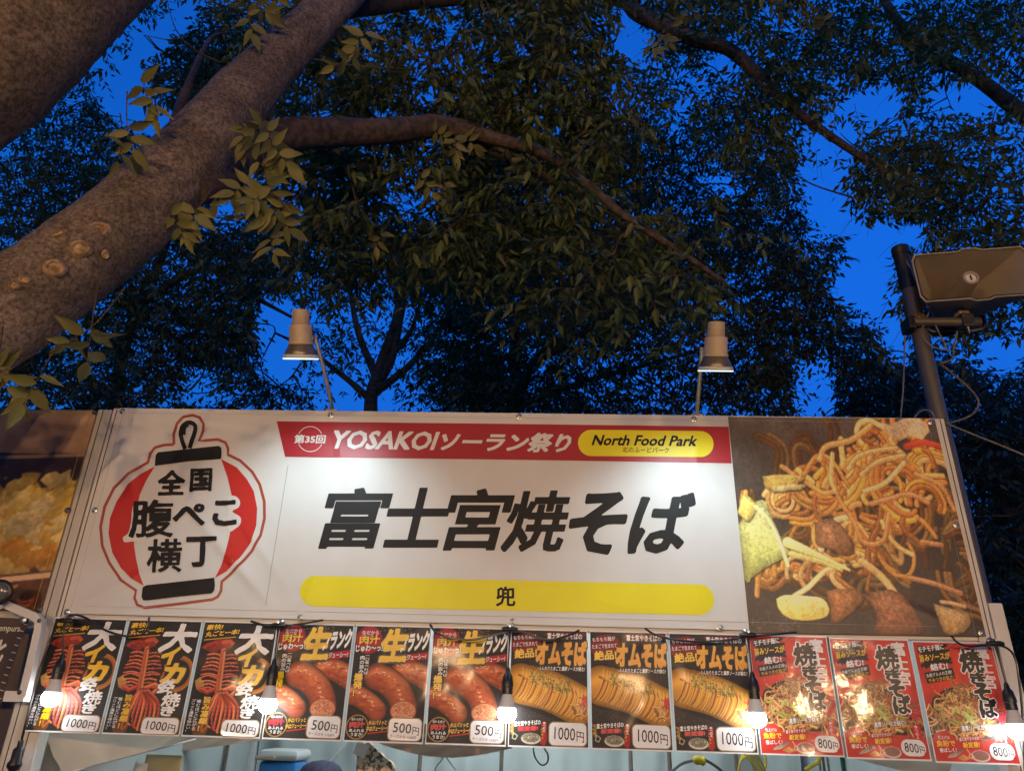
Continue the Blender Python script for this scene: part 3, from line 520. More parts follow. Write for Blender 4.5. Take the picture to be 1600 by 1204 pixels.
S([(1230, 848), (1262, 862), (1300, 880), (1326, 892)], 8, (222, 210, 120), .2, .6, 2); S([(1236, 866), (1280, 878), (1310, 890)], 5, (206, 178, 100), .15, .6, 3)
cv.poly(catmull([P(*p) for p in ((1212, 936), (1226, 930), (1262, 932), (1284, 936), (1294, 950), (1290, 964), (1262, 970), (1232, 966), (1216, 952), (1212, 936))], 4), (232, 214, 142), (206, 176, 72), .06, 15)
lump(((1458, 946), (1514, 964), (1504, 990), (1474, 990)), (206, 174, 122), (196, 150, 86), .22, 17); S([(1470, 943), (1490, 946), (1506, 951)], 3, (206, 160, 110))
lump(((1190, 745), (1230, 742), (1256, 748), (1240, 760), (1200, 764)), (226, 196, 110), (206, 160, 70), .2, 19); lump(((1205, 762), (1255, 758), (1250, 766), (1208, 770)), (220, 196, 130), None, .1, 20)
for _ in range(120):
    x, y = P(rng.uniform(1172, 1250), rng.uniform(955, 992)); cv.disc(x, y, rng.uniform(.4, 1.2), (150, 140, 130), alpha=.5)
def nsurf(s, t, off):
    l = 1137+33.5*t; r = 1459.3+80.6*t; return bsurf(l+(r-l)*s, (651.7+(654.2-651.7)*s)*(1-t)+(988.2+(994.2-988.2)*s)*t, off)
nf = vnoise(H_, W_, 2, 31)*.5+vnoise(H_, W_, 5, 32)*.3+vnoise(H_, W_, 40, 33)*.5; lum = cv.a.mean(2, keepdims=True)
cv.a = np.clip(cv.a*(.74+.62*nf)[..., None]+.05*np.array([1, .8, .6]), 0, 1); k_ = cv.a.copy(); k_[1:-1, 1:-1] = (cv.a[1:-1, 1:-1]*4+cv.a[:-2, 1:-1]+cv.a[2:, 1:-1]+cv.a[1:-1, :-2]+cv.a[1:-1, 2:])/8; cv.a = k_
cv.mesh('noodle_photograph', nsurf, PRINT, banner, .0012)
# ---------------------------------------------------------------- twelve menu posters, four designs
PW, PH, PX0, PZ = .292, .408, -1.9147, 2.1335
CW, CH = 144, 202
def psurf(ox, curl=0.004):
    def f(u, v, off=0.):
        return (ox+.004+PW*u, -.009-.010*v-curl*math.sin(math.pi*u)*(v**2)+.0015*mnoise.noise(Vector((u*3+ox, v*4, 2.)))-off, PZ-PH*v)
    return f
class Poster:
    def __init__(s, k, label, group, plastic=False):
        s.ox = PX0+.3*k; s.surf = psurf(s.ox); s.root = thing('menu_poster', (s.ox+.15, -.009, PZ), label, 'poster', group)
        s.mats = [M['pwht'], M['pyel'], M['orange'], M['pblk'], M['pred']]; s.o = MB(); s.t = MB(); s.tm = MB(); s.pm = PPLAST if plastic else PPOST
    def text(s, body, box, col=0, bold=.02, shear=0., rise=0., outline=None, ob=.05, vert=False, lean=0.):
        x0, y0, x1, y1 = box
        for mbx, b, c, off in (([(s.o, bold+ob, outline, .0006)] if outline is not None else [])+[(s.t, bold, col, .0012)]):
            if vert:
                n = len(body)
                for i, ch in enumerate(body):
                    a, e = y0+(y1-y0)*i/n, y0+(y1-y0)*(i+1)/n; dx = lean*i
                    ch = '｜' if ch == 'ー' else ch
                    text_quad(mbx, ch, box4(x0+dx, a, x1+dx, e), s.surf, c, b, 0, off, True, res=24)
            else: text_quad(mbx, body, box4(x0, y0, x1, y1, rise), s.surf, c, b, shear, off, pad=1 if outline is not None else 0, res=40 if len(body) < 3 else 24, brush=.8 if len(body) < 3 else 0.)
    def finish(s, cv, price, box, sub=None, blob=False):
        cv.a[:3] = cv.a[-3:] = np.array([.86]*3); cv.a[:, :2] = cv.a[:, -2:] = np.array([.86]*3)
        cv.mesh('sheet', s.surf, s.pm, s.root, 0.)
        if s.o.v: s.o.build('lettering_outline', s.mats, s.root)
        s.t.build('lettering', s.mats, s.root)
        def rr(x0, y0, x1, y1, r, asp=PW/PH):
            Q = []
            for (cx, cy, a0) in ((x1-r, y0+r*asp, -90), (x1-r, y1-r*asp, 0), (x0+r, y1-r*asp, 90), (x0+r, y0+r*asp, 180)):
                for i in range(6): a = math.radians(a0+18*i); Q.append((cx+r*math.cos(a), cy+r*asp*math.sin(a)))
            return Q
        x0, y0, x1, y1 = box; r = .085 if blob else .055
        lab = MB(); Q = rr(*box, r); lab.add([s.surf(u, v, .0018) for u, v in Q], [tuple(range(len(Q)))], 0)
        if not blob: Q2 = rr(x0-.012, y0-.008, x1+.012, y1+.008, r+.01); lab.add([s.surf(u, v, .0014) for u, v in Q2], [tuple(range(len(Q2)))], 1)
        lp = lab.build('price_label', [M['tagp'], M['gold']], s.root); w, h = x1-x0, y1-y0; pt = MB()
        b = .30 if sub else .2
        text_quad(pt, price, box4(x0+.13*w, y0+.18*h, x0+.70*w, y1-(b+.06)*h, -.01), s.surf, 0, .004, .06, .0024)
        text_quad(pt, '円', box4(x0+.74*w, y0+.36*h, x0+.94*w, y1-(b-.02)*h, -.01), s.surf, 0, .006, 0, .0024)
        if sub: text_quad(pt, sub, box4(x0+.06*w, y1-.26*h, x0+.86*w, y1-.10*h, -.01), s.surf, 0, .0, 0, .0024)
        pt.build('price_lettering', M['ink'], lp); return s.root
def cvp(col): return CV(CW, CH, col)
def fx(u): return u*CW
def fy(v): return v*CH
def fp(pts): return [(fx(u), fy(v)) for u, v in pts]
def grime(cv, col, n, rng, x0=0, y0=0, x1=1, y1=1, r=(.4, 1.6), alpha=.6):
    for _ in range(n): cv.disc(fx(rng.uniform(x0, x1)), fy(rng.uniform(y0, y1)), rng.uniform(*r), col, alpha=alpha)
# -- grilled squid
P = Poster(0, 'grilled squid poster beside the white stall post', 'grilled squid posters'); cv = cvp((24, 20, 20)); rng = np.random.default_rng(11)
cv.a *= (.6+.9*vnoise(CH, CW, 22, 4))[..., None]; grime(cv, (120, 90, 40), 60, rng, .0, .0, 1, .3, (.3, .9), .7)
for i, (a, e) in enumerate(((.25, 5.2), (.4, 4.6), (.1, 5.0))): cv.stroke([(fx(.80)+fx(.20-.012*i)*math.cos(t), fy(.475)+fy(.145-.008*i)*math.sin(t)) for t in np.linspace(a-1.6, e-1.6, 40)], 2.8-.4*i, (196-20*i, 118-14*i, 34), flat=True, alpha=.9)
R1, R2, R3 = (176, 50, 30), (206, 92, 44), (120, 34, 22)
cv.poly(fp(((.03, .24), (.10, .20), (.24, .165), (.40, .16), (.47, .19), (.42, .24), (.33, .265), (.30, .25), (.22, .285), (.14, .275))), R1, R3, .35, 5)
cv.stroke(fp(((.30, .19), (.40, .18), (.43, .20))), 3, (226, 120, 90), flat=True, alpha=.5)
cv.poly(fp(((.10, .30), (.30, .27), (.42, .27), (.60, .31), (.62, .45), (.56, .60), (.36, .64), (.14, .58), (.09, .44))), (46, 16, 12), (34, 14, 12), .3, 6)
for i in range(10):
    v = .295+.033*i+rng.normal(0, .003); w = .23*(1-.30*abs(i-4.5)/5)*rng.uniform(.92, 1.06)
    for sg in (-1, 1):
        x0 = .335+.025*sg; c = np.array([(176, 62, 34), (150, 48, 28), (196, 88, 48)][rng.integers(3)])*(1. if sg < 0 else .85)
        cv.stroke(catmull(fp(((x0, v+.016), (x0+sg*w*.5, v+rng.normal(0, .003)), (x0+sg*w, v+.010+rng.normal(0, .004)))), 5), rng.uniform(1.9, 2.6), c, .45, .3, wd2=rng.uniform(1.5, 2.4))
        for _ in range(3): cv.disc(fx(x0+sg*w*rng.uniform(.2, 1)), fy(v+rng.normal(.003, .004)), rng.uniform(.4, 1.0), (250, 206, 160), alpha=.6)
cv.stroke(fp(((.33, .26), (.345, .45), (.36, .66))), 5.5, (164, 62, 28), .35, .35); cv.stroke(fp(((.35, .28), (.37, .45), (.385, .62))), 2, (236, 176, 110), flat=True, alpha=.6)
cv.poly(fp(((.03, .53), (.09, .50), (.17, .56), (.14, .63), (.07, .60))), (196, 150, 80), (150, 96, 40), .2, 3)
cv.stroke(fp(((.14, .60), (.22, .625), (.30, .60))), 4, R1, .3); cv.stroke(fp(((.44, .60), (.54, .57), (.60, .60), (.55, .64))), 4, R2, .3)
for i in range(9):
    u = .29+.042*i; k = (i-4)/4.; pts = [(u*.3+.40*.7, .63), (u, .72), (u+.05*k, .82), (u+.03*k-.01, .90+.05*math.cos(i*1.7)), (u-.02*k, .955-.05*abs(k))]
    cv.stroke(catmull(fp(pts), 6), 4.2, [R1, R2, (150, 48, 34)][i % 3], .4, .4, wd2=1.4)
    for t in range(5): cv.disc(fx(pts[2][0]-.012+.003*t), fy(.74+.035*t), .8, (238, 190, 160), alpha=.6)
for b_ in ((.14, .93, .10), (.16, .70, .06)): cv.disc(fx(b_[0]+.08), fy(b_[1]), fx(b_[2]), (150, 96, 24), alpha=.55)
P.text('豪快!', (.05, .035, .27, .085), 1, .03, .1, .010); P.text('丸ごと一本!', (.05, .10, .50, .150), 1, .03, .1, .035); cv.stroke(fp(((.05, .172), (.46, .140))), .8, (226, 176, 40), flat=True)
P.text('大', (.48, .03, .97, .295), 0, .045, .12); P.text('イ', (.56, .25, .78, .395), 1, .05, .15, outline=3); P.text('カ', (.62, .395, .90, .555), 1, .05, .12, outline=3)
P.text('姿', (.60, .53, .80, .645), 0, .04, .05, outline=3); P.text('焼', (.69, .645, .91, .755), 0, .03, .05, outline=3); P.text('き', (.71, .755, .87, .835), 0, .04, .05, outline=3)
P.text('旨み凝縮!', (.19, .665, .30, .955), 1, .03, vert=True, outline=3); P.text('噛むほどに広がる', (.11, .69, .17, .95), 0, .01, vert=True); P.text('プリッと濃厚な味わい!', (.04, .69, .10, .965), 0, .01, vert=True)
SQ = P.finish(cv, '1000', (.50, .855, .965, .985))
dup(SQ, (SQ.location.x+.3, -.0092, PZ), 'grilled squid poster between two other squid posters'); dup(SQ, (SQ.location.x+.6, -.009, PZ), 'grilled squid poster next to a sausage poster')
# -- raw frankfurter
P = Poster(3, 'black sausage poster next to a squid poster', 'sausage posters'); cv = cvp((22, 18, 18)); rng = np.random.default_rng(12)
cv.a *= (.6+.9*vnoise(CH, CW, 18, 6))[..., None]; grime(cv, (210, 150, 30), 40, rng, .3, .0, .75, .06, (.3, 1.0), .8)
cv.disc(fx(.19), fy(.135), fx(.175), (168, 24, 30)); cv.ring(fx(.19), fy(.135), fx(.165), .8, (110, 14, 20))
def sausage(pts, w, sd, cut=None):
    cv.stroke(catmull(fp(pts), 8), fx(w)+1.2, (20, 10, 8), flat=True, alpha=.7); cv.stroke(catmull(fp(pts), 8), fx(w), (178, 78, 38), .25, .32); before = cv.a.copy()
    r = np.random.default_rng(sd); Q = catmull(fp(pts), 8)
    for _ in range(70):
        q = Q[r.integers(len(Q))]; x, y = q+r.normal(0, fx(w)*.42, 2)
        if np.hypot(*(Q-np.array([x, y])).T).min() < fx(w)*.9: cv.disc(x, y, r.uniform(1.5, 4.5), (112, 34, 18) if r.random() < .55 else (214, 122, 62), ry=r.uniform(1, 2.5), soft=2.5, alpha=.38)
    for _ in range(34):
        q = Q[r.integers(len(Q))]; x, y = q+np.array([-.25, -.55])*fx(w)*r.uniform(.5, 1.25)+r.normal(0, 1.6, 2)
        if np.hypot(*(Q-np.array([x, y])).T).min() < fx(w)*.86: cv.disc(x, y, r.uniform(.6, 2.4), (255, 226, 180), ry=r.uniform(.4, 1.0), soft=.8, alpha=.75)
    if cut:
        cx, cy, rx, ry = cut; cv.disc(fx(cx), fy(cy), fx(rx), (150, 66, 40), ry=fy(ry)); cv.disc(fx(cx), fy(cy), fx(rx)*.93, (206, 134, 92), ry=fy(ry)*.93)
        for _ in range(160):
            a, q = r.uniform(0, 6.28), math.sqrt(r.random())*.86; cv.disc(fx(cx)+fx(rx)*q*math.cos(a), fy(cy)+fy(ry)*q*math.sin(a), r.uniform(.5, 1.8), [(150, 78, 50), (226, 160, 116), (178, 98, 66)][r.integers(3)], alpha=.7)
sausage([(.62, .42), (.78, .40), (.95, .45), (1.1, .52)], .135, 3); sausage([(.34, .45), (.48, .49), (.62, .57), (.70, .66), (.72, .73)], .165, 4, (.715, .735, .165, .085)); sausage([(-.05, .60), (.12, .62), (.28, .68), (.38, .74)], .125, 5)
cv.disc(fx(.155), fy(.875), fx(.135), (14, 12, 12)); cv.ring(fx(.155), fy(.875), fx(.135), 1.8, (178, 138, 60)); cv.poly(fp(((.66, .262), (.99, .225), (1., .285), (.67, .325))), (170, 22, 36))
cv.stroke(fp(((.30, .925), (.55, .90))), .9, (200, 30, 30), flat=True)
P.text('生だから', (.09, .055, .31, .095), 0, .015, 0, .008); P.text('肉汁', (.07, .10, .33, .175), 1, .03, 0, .008, outline=3, ob=.03); P.text('じゅわ〜っ!', (.03, .185, .38, .245), 0, .025, 0, .012, outline=3)
P.text('生', (.36, .05, .69, .315), 1, .055, .12, .01, outline=3); P.text('フランク', (.62, .085, .985, .235), 0, .05, .25, .04, outline=3); P.text('ジューシー!', (.71, .258, .96, .305), 0, .02, .1, .012)
P.text('一口食べれば', (.165, .26, .225, .44), 0, .012, vert=True, outline=3); P.text('肉の旨み', (.095, .275, .165, .43), 0, .015, vert=True, outline=3); P.text('爆発!', (.05, .43, .16, .63), 1, .04, vert=True, outline=3)
P.text('溢れる肉汁', (.075, .805, .23, .828), 0, .01); P.text('肉汁', (.055, .835, .255, .890), 4, .05, 0, .006); P.text('あふれる', (.06, .895, .25, .920), 0, .02); P.text('うまさ!', (.085, .925, .235, .955), 0, .02)
P.text('外はパリッと', (.30, .825, .53, .862), 1, .02, .1, .01, outline=3); P.text('中はジューシー!', (.28, .872, .545, .912), 1, .02, .1, .012, outline=3)
SA = P.finish(cv, '500', (.56, .80, .965, .975), 'チーズのせ +100円')
dup(SA, (SA.location.x+.3, -.0094, PZ), 'black sausage poster between two other sausage posters'); dup(SA, (SA.location.x+.6, -.0088, PZ), 'black sausage poster next to an omelette noodle poster')
# -- omelette noodles
P = Poster(6, 'omelette noodle poster next to a sausage poster', 'omelette noodle posters'); cv = cvp((36, 28, 26)); rng = np.random.default_rng(13)
cv.a *= (.45+1.1*(vnoise(CH, CW, 14, 8)*.6+vnoise(CH, CW, 4, 9)*.4))[..., None]; grime(cv, (130, 110, 90), 120, rng, 0, .6, .45, .75, (.3, .9), .5)
for i in range(7): cv.disc(fx(.19+rng.normal(0, .03)), fy(.15+rng.normal(0, .015)), fx(.15), (128, 22, 24), ry=fy(.105), soft=2)
for i in range(5): cv.stroke(fp(((.46+.02*i, .045+.006*i), (.97-.02*i, .030+.009*i))), 3.4, (118, 20, 26), flat=True, alpha=.8)
A, B = np.array(fp([(.14, .475)])[0]), np.array(fp([(.86, .64)])[0]); cv.stroke([A, B], fx(.245)+2, (18, 10, 8), flat=True, alpha=.7); cv.stroke(catmull([A, (A+B)/2+np.array([2, -5]), B], 8), fx(.24), (218, 146, 42), .16, .40)
ax = (B-A)/np.linalg.norm(B-A); nr = np.array([-ax[1], ax[0]]); Rm = fx(.24)
for i in range(13):
    c = A+(B-A)*(i/12.*1.02-.02+rng.normal(0, .022)); bend = rng.uniform(3, 11)
    cv.stroke(catmull([c+nr*(-Rm*rng.uniform(.15, .70))+ax*rng.uniform(-6, 2), c+nr*(-Rm*.3)+ax*bend*.6, c+nr*(Rm*.35)+ax*bend*.3, c+nr*(Rm*rng.uniform(.6, .9))-ax*3], 6), rng.uniform(.8, 2.2), (120, 52, 22), .35, .8, alpha=.8)
for i in range(22):
    c = A+(B-A)*(i/21.*1.08-.05+rng.normal(0, .012))+ax*2; cv.stroke(catmull([c+nr*(-Rm*.80), c+nr*(-Rm*.3)+ax*4, c+nr*(Rm*.3)+ax*3, c+nr*(Rm*.72)-ax*2], 6), .55, (240, 206, 130), .1, .95, alpha=.75)
for _ in range(620):
    t = rng.uniform(.10, .82); k = rng.normal(-.55, .20); q = A+(B-A)*t+nr*Rm*k; cv.disc(q[0], q[1], rng.uniform(.4, 1.2), [(86, 92, 36), (150, 140, 80), (58, 66, 24), (206, 186, 120)][rng.integers(4)], alpha=.85)
for _ in range(26):
    q = B+ax*rng.uniform(0, 16)+nr*rng.uniform(-8, 20); cv.stroke(noodle(q[0], q[1], rng, 3, 5, None, .6), 1.7, [(196, 128, 62), (222, 160, 92), (150, 84, 40)][rng.integers(3)], .3, .45)
for _ in range(16): q = B+ax*rng.uniform(8, 18)+nr*rng.uniform(-17, -4); cv.stroke(noodle(q[0], q[1], rng, 2.5, 3, None, .6), 1.2, (206, 40, 62), .3, .6)
cv.disc(fx(.28), fy(.925), fx(.12), (206, 200, 180), ry=fy(.045)); cv.disc(fx(.28), fy(.918), fx(.105), (120, 112, 92), ry=fy(.036))
for _ in range(90): cv.disc(fx(.28+rng.normal(0, .05)), fy(.915+rng.normal(0, .013)), .7, [(214, 204, 180), (86, 78, 60)][rng.integers(2)], alpha=.8)
cv.stroke(fp(((.03, .86), (.07, .885), (.115, .905), (.09, .935), (.05, .925), (.065, .885))), .7, (190, 186, 150), flat=True); cv.poly(fp(((.405, .80), (.47, .79), (.475, .95), (.44, .98), (.39, .96), (.42, .90))), (170, 24, 28), None, .25, 3)
for i in range(9): cv.stroke(fp(((.02+.012*(i % 3), .80+.012*i), (.06, .805+.010*i))), .7, (206, 150, 50), flat=True)
P.text('もちもち麺が', (.035, .065, .33, .105), 0, .01, 0, .018); P.text('たまごで包まれて', (.03, .125, .35, .165), 0, .01, 0, .018); P.text('絶品!', (.06, .185, .34, .265), 1, .03, 0, .018, outline=3)
P.text('富士宮やきそばの', (.48, .032, .93, .085), 0, .02, 0, .0, outline=3, ob=.03); P.text('オムそば', (.34, .11, .985, .305), 2, .055, .12, .0, outline=3); P.text('ふんわりたまごと濃厚ソースが絡む!', (.37, .325, .96, .362), 0, .015, .15, .0, outline=3)
P.text('富士宮やきそばの', (.07, .795, .40, .835), 0, .02, 0, .02, outline=3); P.text('新定番!', (.12, .835, .37, .875), 4, .05, 0, .012); P.text('食べ応え', (.425, .79, .465, .875), 0, .01, vert=True); P.text('バツグン!', (.40, .84, .44, .955), 1, .01, vert=True)
OM = P.finish(cv, '1000', (.51, .795, .965, .975))
dup(OM, (OM.location.x+.3, -.0094, PZ), 'omelette noodle poster between two other omelette posters'); dup(OM, (OM.location.x+.6, -.009, PZ), 'omelette noodle poster next to a red fried noodle poster')
# -- red fried-noodle poster in a clear sleeve
P = Poster(9, 'red fried noodle poster next to an omelette poster', 'red fried noodle posters', True); cv = cvp((186, 40, 28)); rng = np.random.default_rng(14)
yy, xx = np.mgrid[0:CH, 0:CW]; gl = np.exp(-(((xx-fx(.6))/60)**2+((yy-fy(.35))/60)**2)); cv.a += gl[..., None]*np.array([.10, .10, .02]); cv.a *= (.85+.3*vnoise(CH, CW, 20, 3))[..., None]
for r_, w_ in ((.30, 2.2), (.26, 1.0), (.34, .8)): cv.ring(fx(.66), fy(.20), fx(r_), w_, (206, 92, 44))
for _ in range(30): cv.stroke(fp(((.06+rng.uniform(0, .08), .05+.18*rng.random()), (.36+rng.uniform(0, .08), .02+.18*rng.random()))), 2.2, (22, 16, 14), flat=True, alpha=.85)
cv.poly(fp(((.08, .275), (.44, .225), (.45, .315), (.09, .365))), (22, 16, 15)); cv.poly(fp(((.0, .66), (.12, .48), (.3, .40), (.5, .38), (.7, .44), (.9, .55), (1., .7), (.96, .80), (0, .80))), (42, 24, 16))
for k in range(340):
    t = k/340.; u = rng.normal(.48, .24); top = .385+.33*abs(u-.48)**1.3*1.6; v = rng.uniform(top, .79)
    cv.stroke(noodle(fx(u), fy(v), rng, 3.2, int(rng.integers(4, 9)), None, .5), rng.uniform(1.0, 1.7), np.array([(206, 138, 66), (176, 104, 46), (226, 168, 96), (140, 78, 38)][rng.integers(4)])*(.6+.5*t), .25, .45)
for _ in range(26): cv.stroke(noodle(fx(rng.uniform(.1, .8)), fy(rng.uniform(.5, .78)), rng, 2.5, 4, None, .3), 2.0, [(150, 156, 60), (206, 190, 110), (196, 150, 96)][rng.integers(3)], .2, .6)
cv.poly(fp(((.42, .60), (.47, .58), (.60, .70), (.58, .72), (.48, .66))), (170, 176, 70), (206, 206, 130), .2, 3)
for _ in range(260): cv.disc(fx(rng.normal(.42, .13)), fy(rng.normal(.44, .035)), rng.uniform(.4, .9), [(214, 170, 96), (150, 100, 50), (236, 206, 140)][rng.integers(3)], alpha=.85)
for _ in range(34): cv.stroke(noodle(fx(rng.normal(.88, .05)), fy(rng.normal(.57, .045)), rng, 2.5, 4, None, .5), 1.2, (190, 30, 50), .3, .5)
cv.stroke(fp(((.36, .765), (.80, .725))), .8, (226, 150, 60), flat=True); cv.disc(fx(.155), fy(.86), fx(.15), (186, 34, 24), ry=fy(.115)); cv.poly(fp(((.31, .80), (.58, .775), (.59, .875), (.32, .895))), (178, 28, 22), None, .15, 8)
cv.poly(fp(((.84, .72), (.93, .70), (.94, .84), (.88, .88), (.83, .84))), (186, 30, 26), None, .2, 9)
cv.poly(catmull(fp(((.15, .945), (.22, .915), (.32, .89), (.36, .885), (.33, .91), (.24, .945), (.16, .955))), 3), (110, 92, 76), (176, 160, 140), .2, 4); cv.poly(fp(((.26, .955), (.34, .925), (.42, .955), (.34, .975))), (196, 140, 70), None, .2, 3)
cv.disc(fx(.54), fy(.935), fx(.11), (206, 190, 176), ry=fy(.045)); cv.disc(fx(.54), fy(.93), fx(.095), (140, 92, 76), ry=fy(.037)); cv.stroke(fp(((.39, .88), (.42, .915), (.46, .94), (.43, .955), (.40, .94), (.42, .915))), .7, (220, 180, 140), flat=True)
P.text('モチモチ麺に', (.06, .055, .385, .105), 0, .02, 0, .035, outline=3, ob=.03); P.text('旨みソースが', (.06, .125, .44, .185), 1, .03, 0, .035, outline=3, ob=.03); P.text('絡む!', (.17, .20, .385, .258), 0, .03, 0, .02, outline=3, ob=.03)
P.text('Ｂ級グルメの王様!', (.10, .285, .42, .318), 0, .01, 0, .04); P.text('やみつきの旨さ!', (.11, .325, .43, .36), 1, .01, 0, .04)
P.text('富士宮', (.76, .025, .95, .40), 0, .022, vert=True, outline=4); P.text('焼', (.555, .07, .82, .26), 3, .04, .05, outline=0); P.text('き', (.64, .265, .81, .36), 3, .05, .05, outline=0); P.text('そ', (.65, .36, .83, .49), 3, .05, .05, outline=0); P.text('ば', (.67, .485, .87, .63), 3, .05, .05, outline=0)
P.text('濃厚ソースが絡む!', (.38, .705, .77, .75), 0, .02, 0, .025, outline=3); P.text('仕上げは', (.08, .785, .22, .815), 0, .01); P.text('魚粉で', (.05, .825, .27, .875), 1, .03, 0, .006); P.text('香ばしく!', (.07, .885, .27, .92), 0, .02, 0, .008)
P.text('富士宮やきそばの', (.33, .80, .57, .828), 0, .01, 0, .018); P.text('新定番!', (.36, .835, .56, .88), 1, .03, 0, .012); P.text('食べ応え', (.865, .72, .905, .83), 0, .01, vert=True)
YA = P.finish(cv, '800', (.66, .835, .955, .965), blob=True)
dup(YA, (YA.location.x+.3, -.0094, PZ-.004), 'red fried noodle poster between two other red posters'); dup(YA, (YA.location.x+.605, -.009, PZ-.008), 'red fried noodle poster beside the outer tent leg')
# ---------------------------------------------------------------- two spot lamps on arms over the banner
def spot(rim, Y, mount, side, label, power):
    c = at(rim[0], rim[1], Y); depth = (c-CAM)@FW; R = 26.5/F_PX*depth; ax = np.array([.0, .44, -.90]); ax /= np.linalg.norm(ax); up = -ax
    r = thing('spot_lamp', tuple(c), label, 'lamp', 'spot lamps above the banner')
    MB().lathe(c, up, [(0, .86*R), (0, 1.0*R), (.10*R, 1.02*R), (.26*R, 1.0*R), (.28*R, .93*R)], 32).build('rim', M['rim'], r, True)
    MB().lathe(c, up, [(-.012*R, .90*R), (-.012*R, 1.005*R), (.05*R, 1.03*R), (.06*R, .90*R)], 32).build('glowing_edge', M['glow'], r, True)
    MB().lathe(c+up*.24*R, up, [(0, .94*R), (.06*R, .95*R), (.30*R, .84*R), (.62*R, .68*R), (.64*R, .5*R)], 32).build('shade', M['shade'], r, True)
    MB().lathe(c+up*.86*R, up, [(0, .70*R), (.02*R, .73*R), (.14*R, .73*R), (.16*R, .67*R), (1.10*R, .66*R), (1.14*R, .62*R), (1.15*R, .5*R)], 32).build('housing', M['beige'], r, True)
    MB().lathe(c+up*2.0*R, up, [(0, .50*R), (.02*R, .51*R), (.86*R, .48*R), (.92*R, .44*R), (.93*R, .2*R)], 24).build('cap', M['beige'], r, True)
    q = c+up*1.3*R+np.array([.60*R*side, .25*R, 0])
    MB().lathe(q-np.array([0, 0, 0])-np.array([.05*R*side, 0, 0]), (side, 0, 0), [(0, .2*R), (.14*R, .2*R), (.16*R, .12*R)], 12).build('swivel', M['arm'], r, True)
    m = at(mount[0], mount[1], .035); MB().tube(catmull([q+np.array([.06*R*side, .02, .02]), q*.5+m*.5+np.array([0, .0, .03]), m+np.array([0, -.005, 0])], 10), .0085, 10).build('arm', M['arm'], r, True)
    MB().box((m[0]-.025, .010, ZT+.002), (m[0]+.025, .062, ZT+.016), bev=.003).build('clamp', M['arm'], r)
    MB().lathe(c+up*.03*R, ax, [(0, .84*R), (.012*R, .84*R)], 24).build('lens', M['lens'], r)
    ld = bpy.data.lights.new('spot_light', 'SPOT'); ld.energy = power; ld.color = (.70, .92, 1.0); ld.spot_size = math.radians(110); ld.spot_blend = .9; ld.shadow_soft_size = .04
    lo = bpy.data.objects.new('spot_light', ld); COL.objects.link(lo); lo.parent = r; lo.location = tuple(ax*.03); lo.rotation_euler = Vector((0, -.60, .80)).to_track_quat('Z', 'Y').to_euler()
    return r
spot((470, 561), -.52, (520, 641), 1, 'beige spot lamp over the emblem end of the red strip', 20.0)
spot((1118, 580), -.52, (1088, 653), -1, 'beige spot lamp above the yellow pill near the noodle picture', 20.0)
# ---------------------------------------------------------------- hanging bulbs and their cable
HB = [((94, 969), (81, 1087), 'lit bulb hanging over a squid poster by the white post'), ((434, 977), (419, 1097), 'lit bulb hanging between the squid and sausage posters'), ((798, 983), (792, 1111), 'lit bulb hanging between the sausage and omelette posters'),
      ((1168, 992), (1182, 1119), 'lit bulb hanging between the omelette and red posters'), ((1553, 1005), (1588, 1137), 'lit bulb hanging at the outer tent leg')]
YB = -.075
for (hu, hv), (bu, bv), lab in HB:
    h = at(hu, hv, YB); b = at(bu, bv, YB); h[0] = b[0]+.5*(h[0]-b[0]); z1 = b[2]
    r = thing('hanging_bulb', (b[0], YB, z1-.03), lab, 'light bulb', 'bulbs hung along the poster row'); top = (h[0], YB, h[2])
    MB().lathe((h[0], YB+.035, h[2]+.012), (0, -1, 0), [(0, .012), (.004, .013), (.012, .013), (.016, .006), (.05, .005)], 10).build('hook_screw', M['steel'], r, True)
    MB().tube([(h[0]-.03, YB, h[2]), (h[0]-.018, YB, h[2]+.001), (h[0]+.018, YB, h[2]+.001), (h[0]+.03, YB, h[2])], [.007, .010, .010, .007], 10).build('connector', M['bsock'], r, True)
    MB().tube([(h[0], YB, h[2]), (h[0], YB, h[2]-.018), (h[0]*.7+b[0]*.3, YB, h[2]-.06), (b[0], YB, z1+.14)], [.009, .0045, .0028, .003], 8).build('drop_wire', M['cable'], r, True)
    MB().lathe((b[0], YB, z1+.150), (0, 0, -1), [(0, .004), (.008, .008), (.022, .010), (.030, .017), (.056, .021), (.066, .0215), (.068, .019), (.092, .0195)], 18).build('socket', M['bsock'], r, True)
    MB().lathe((b[0], YB, z1+.060), (0, 0, -1), [(0, .0165), (.004, .018), (.026, .0235), (.046, .0285), (.048, .027)], 20).build('collar', M['bulbcap'], r, True)
    MB().lathe((b[0], YB, z1+.013), (0, 0, -1), [(0, .0285), (.010, .0335), (.024, .0345), (.037, .0295), (.046, .019), (.050, .005)], 16).build('globe', M['bulb'], r, True)
pc = thing('power_cable', tuple(at(94, 969, YB)), 'black power cable looped along the top of the posters', 'cable')
RUNS = [[(94, 971), (104, 963), (120, 960), (140, 968), (165, 984), (195, 993), (220, 991), (231, 980), (233, 964)], [(392, 970), (410, 975), (434, 978), (470, 974), (505, 968)], [(672, 975), (680, 986), (700, 995), (735, 999), (770, 992), (798, 986), (815, 986), (835, 994), (858, 999), (885, 993), (905, 984)],
        [(1008, 981), (1022, 990), (1050, 998), (1090, 1002), (1130, 1000), (1168, 994), (1205, 991), (1245, 987)], [(1486, 992), (1496, 1003), (1515, 1009), (1553, 1007), (1575, 1013), (1587, 1030), (1592, 1060), (1597, 1110), (1602, 1220)],
        [(88, 976), (78, 1000), (62, 1045), (50, 1090), (40, 1130), (33, 1158)]]
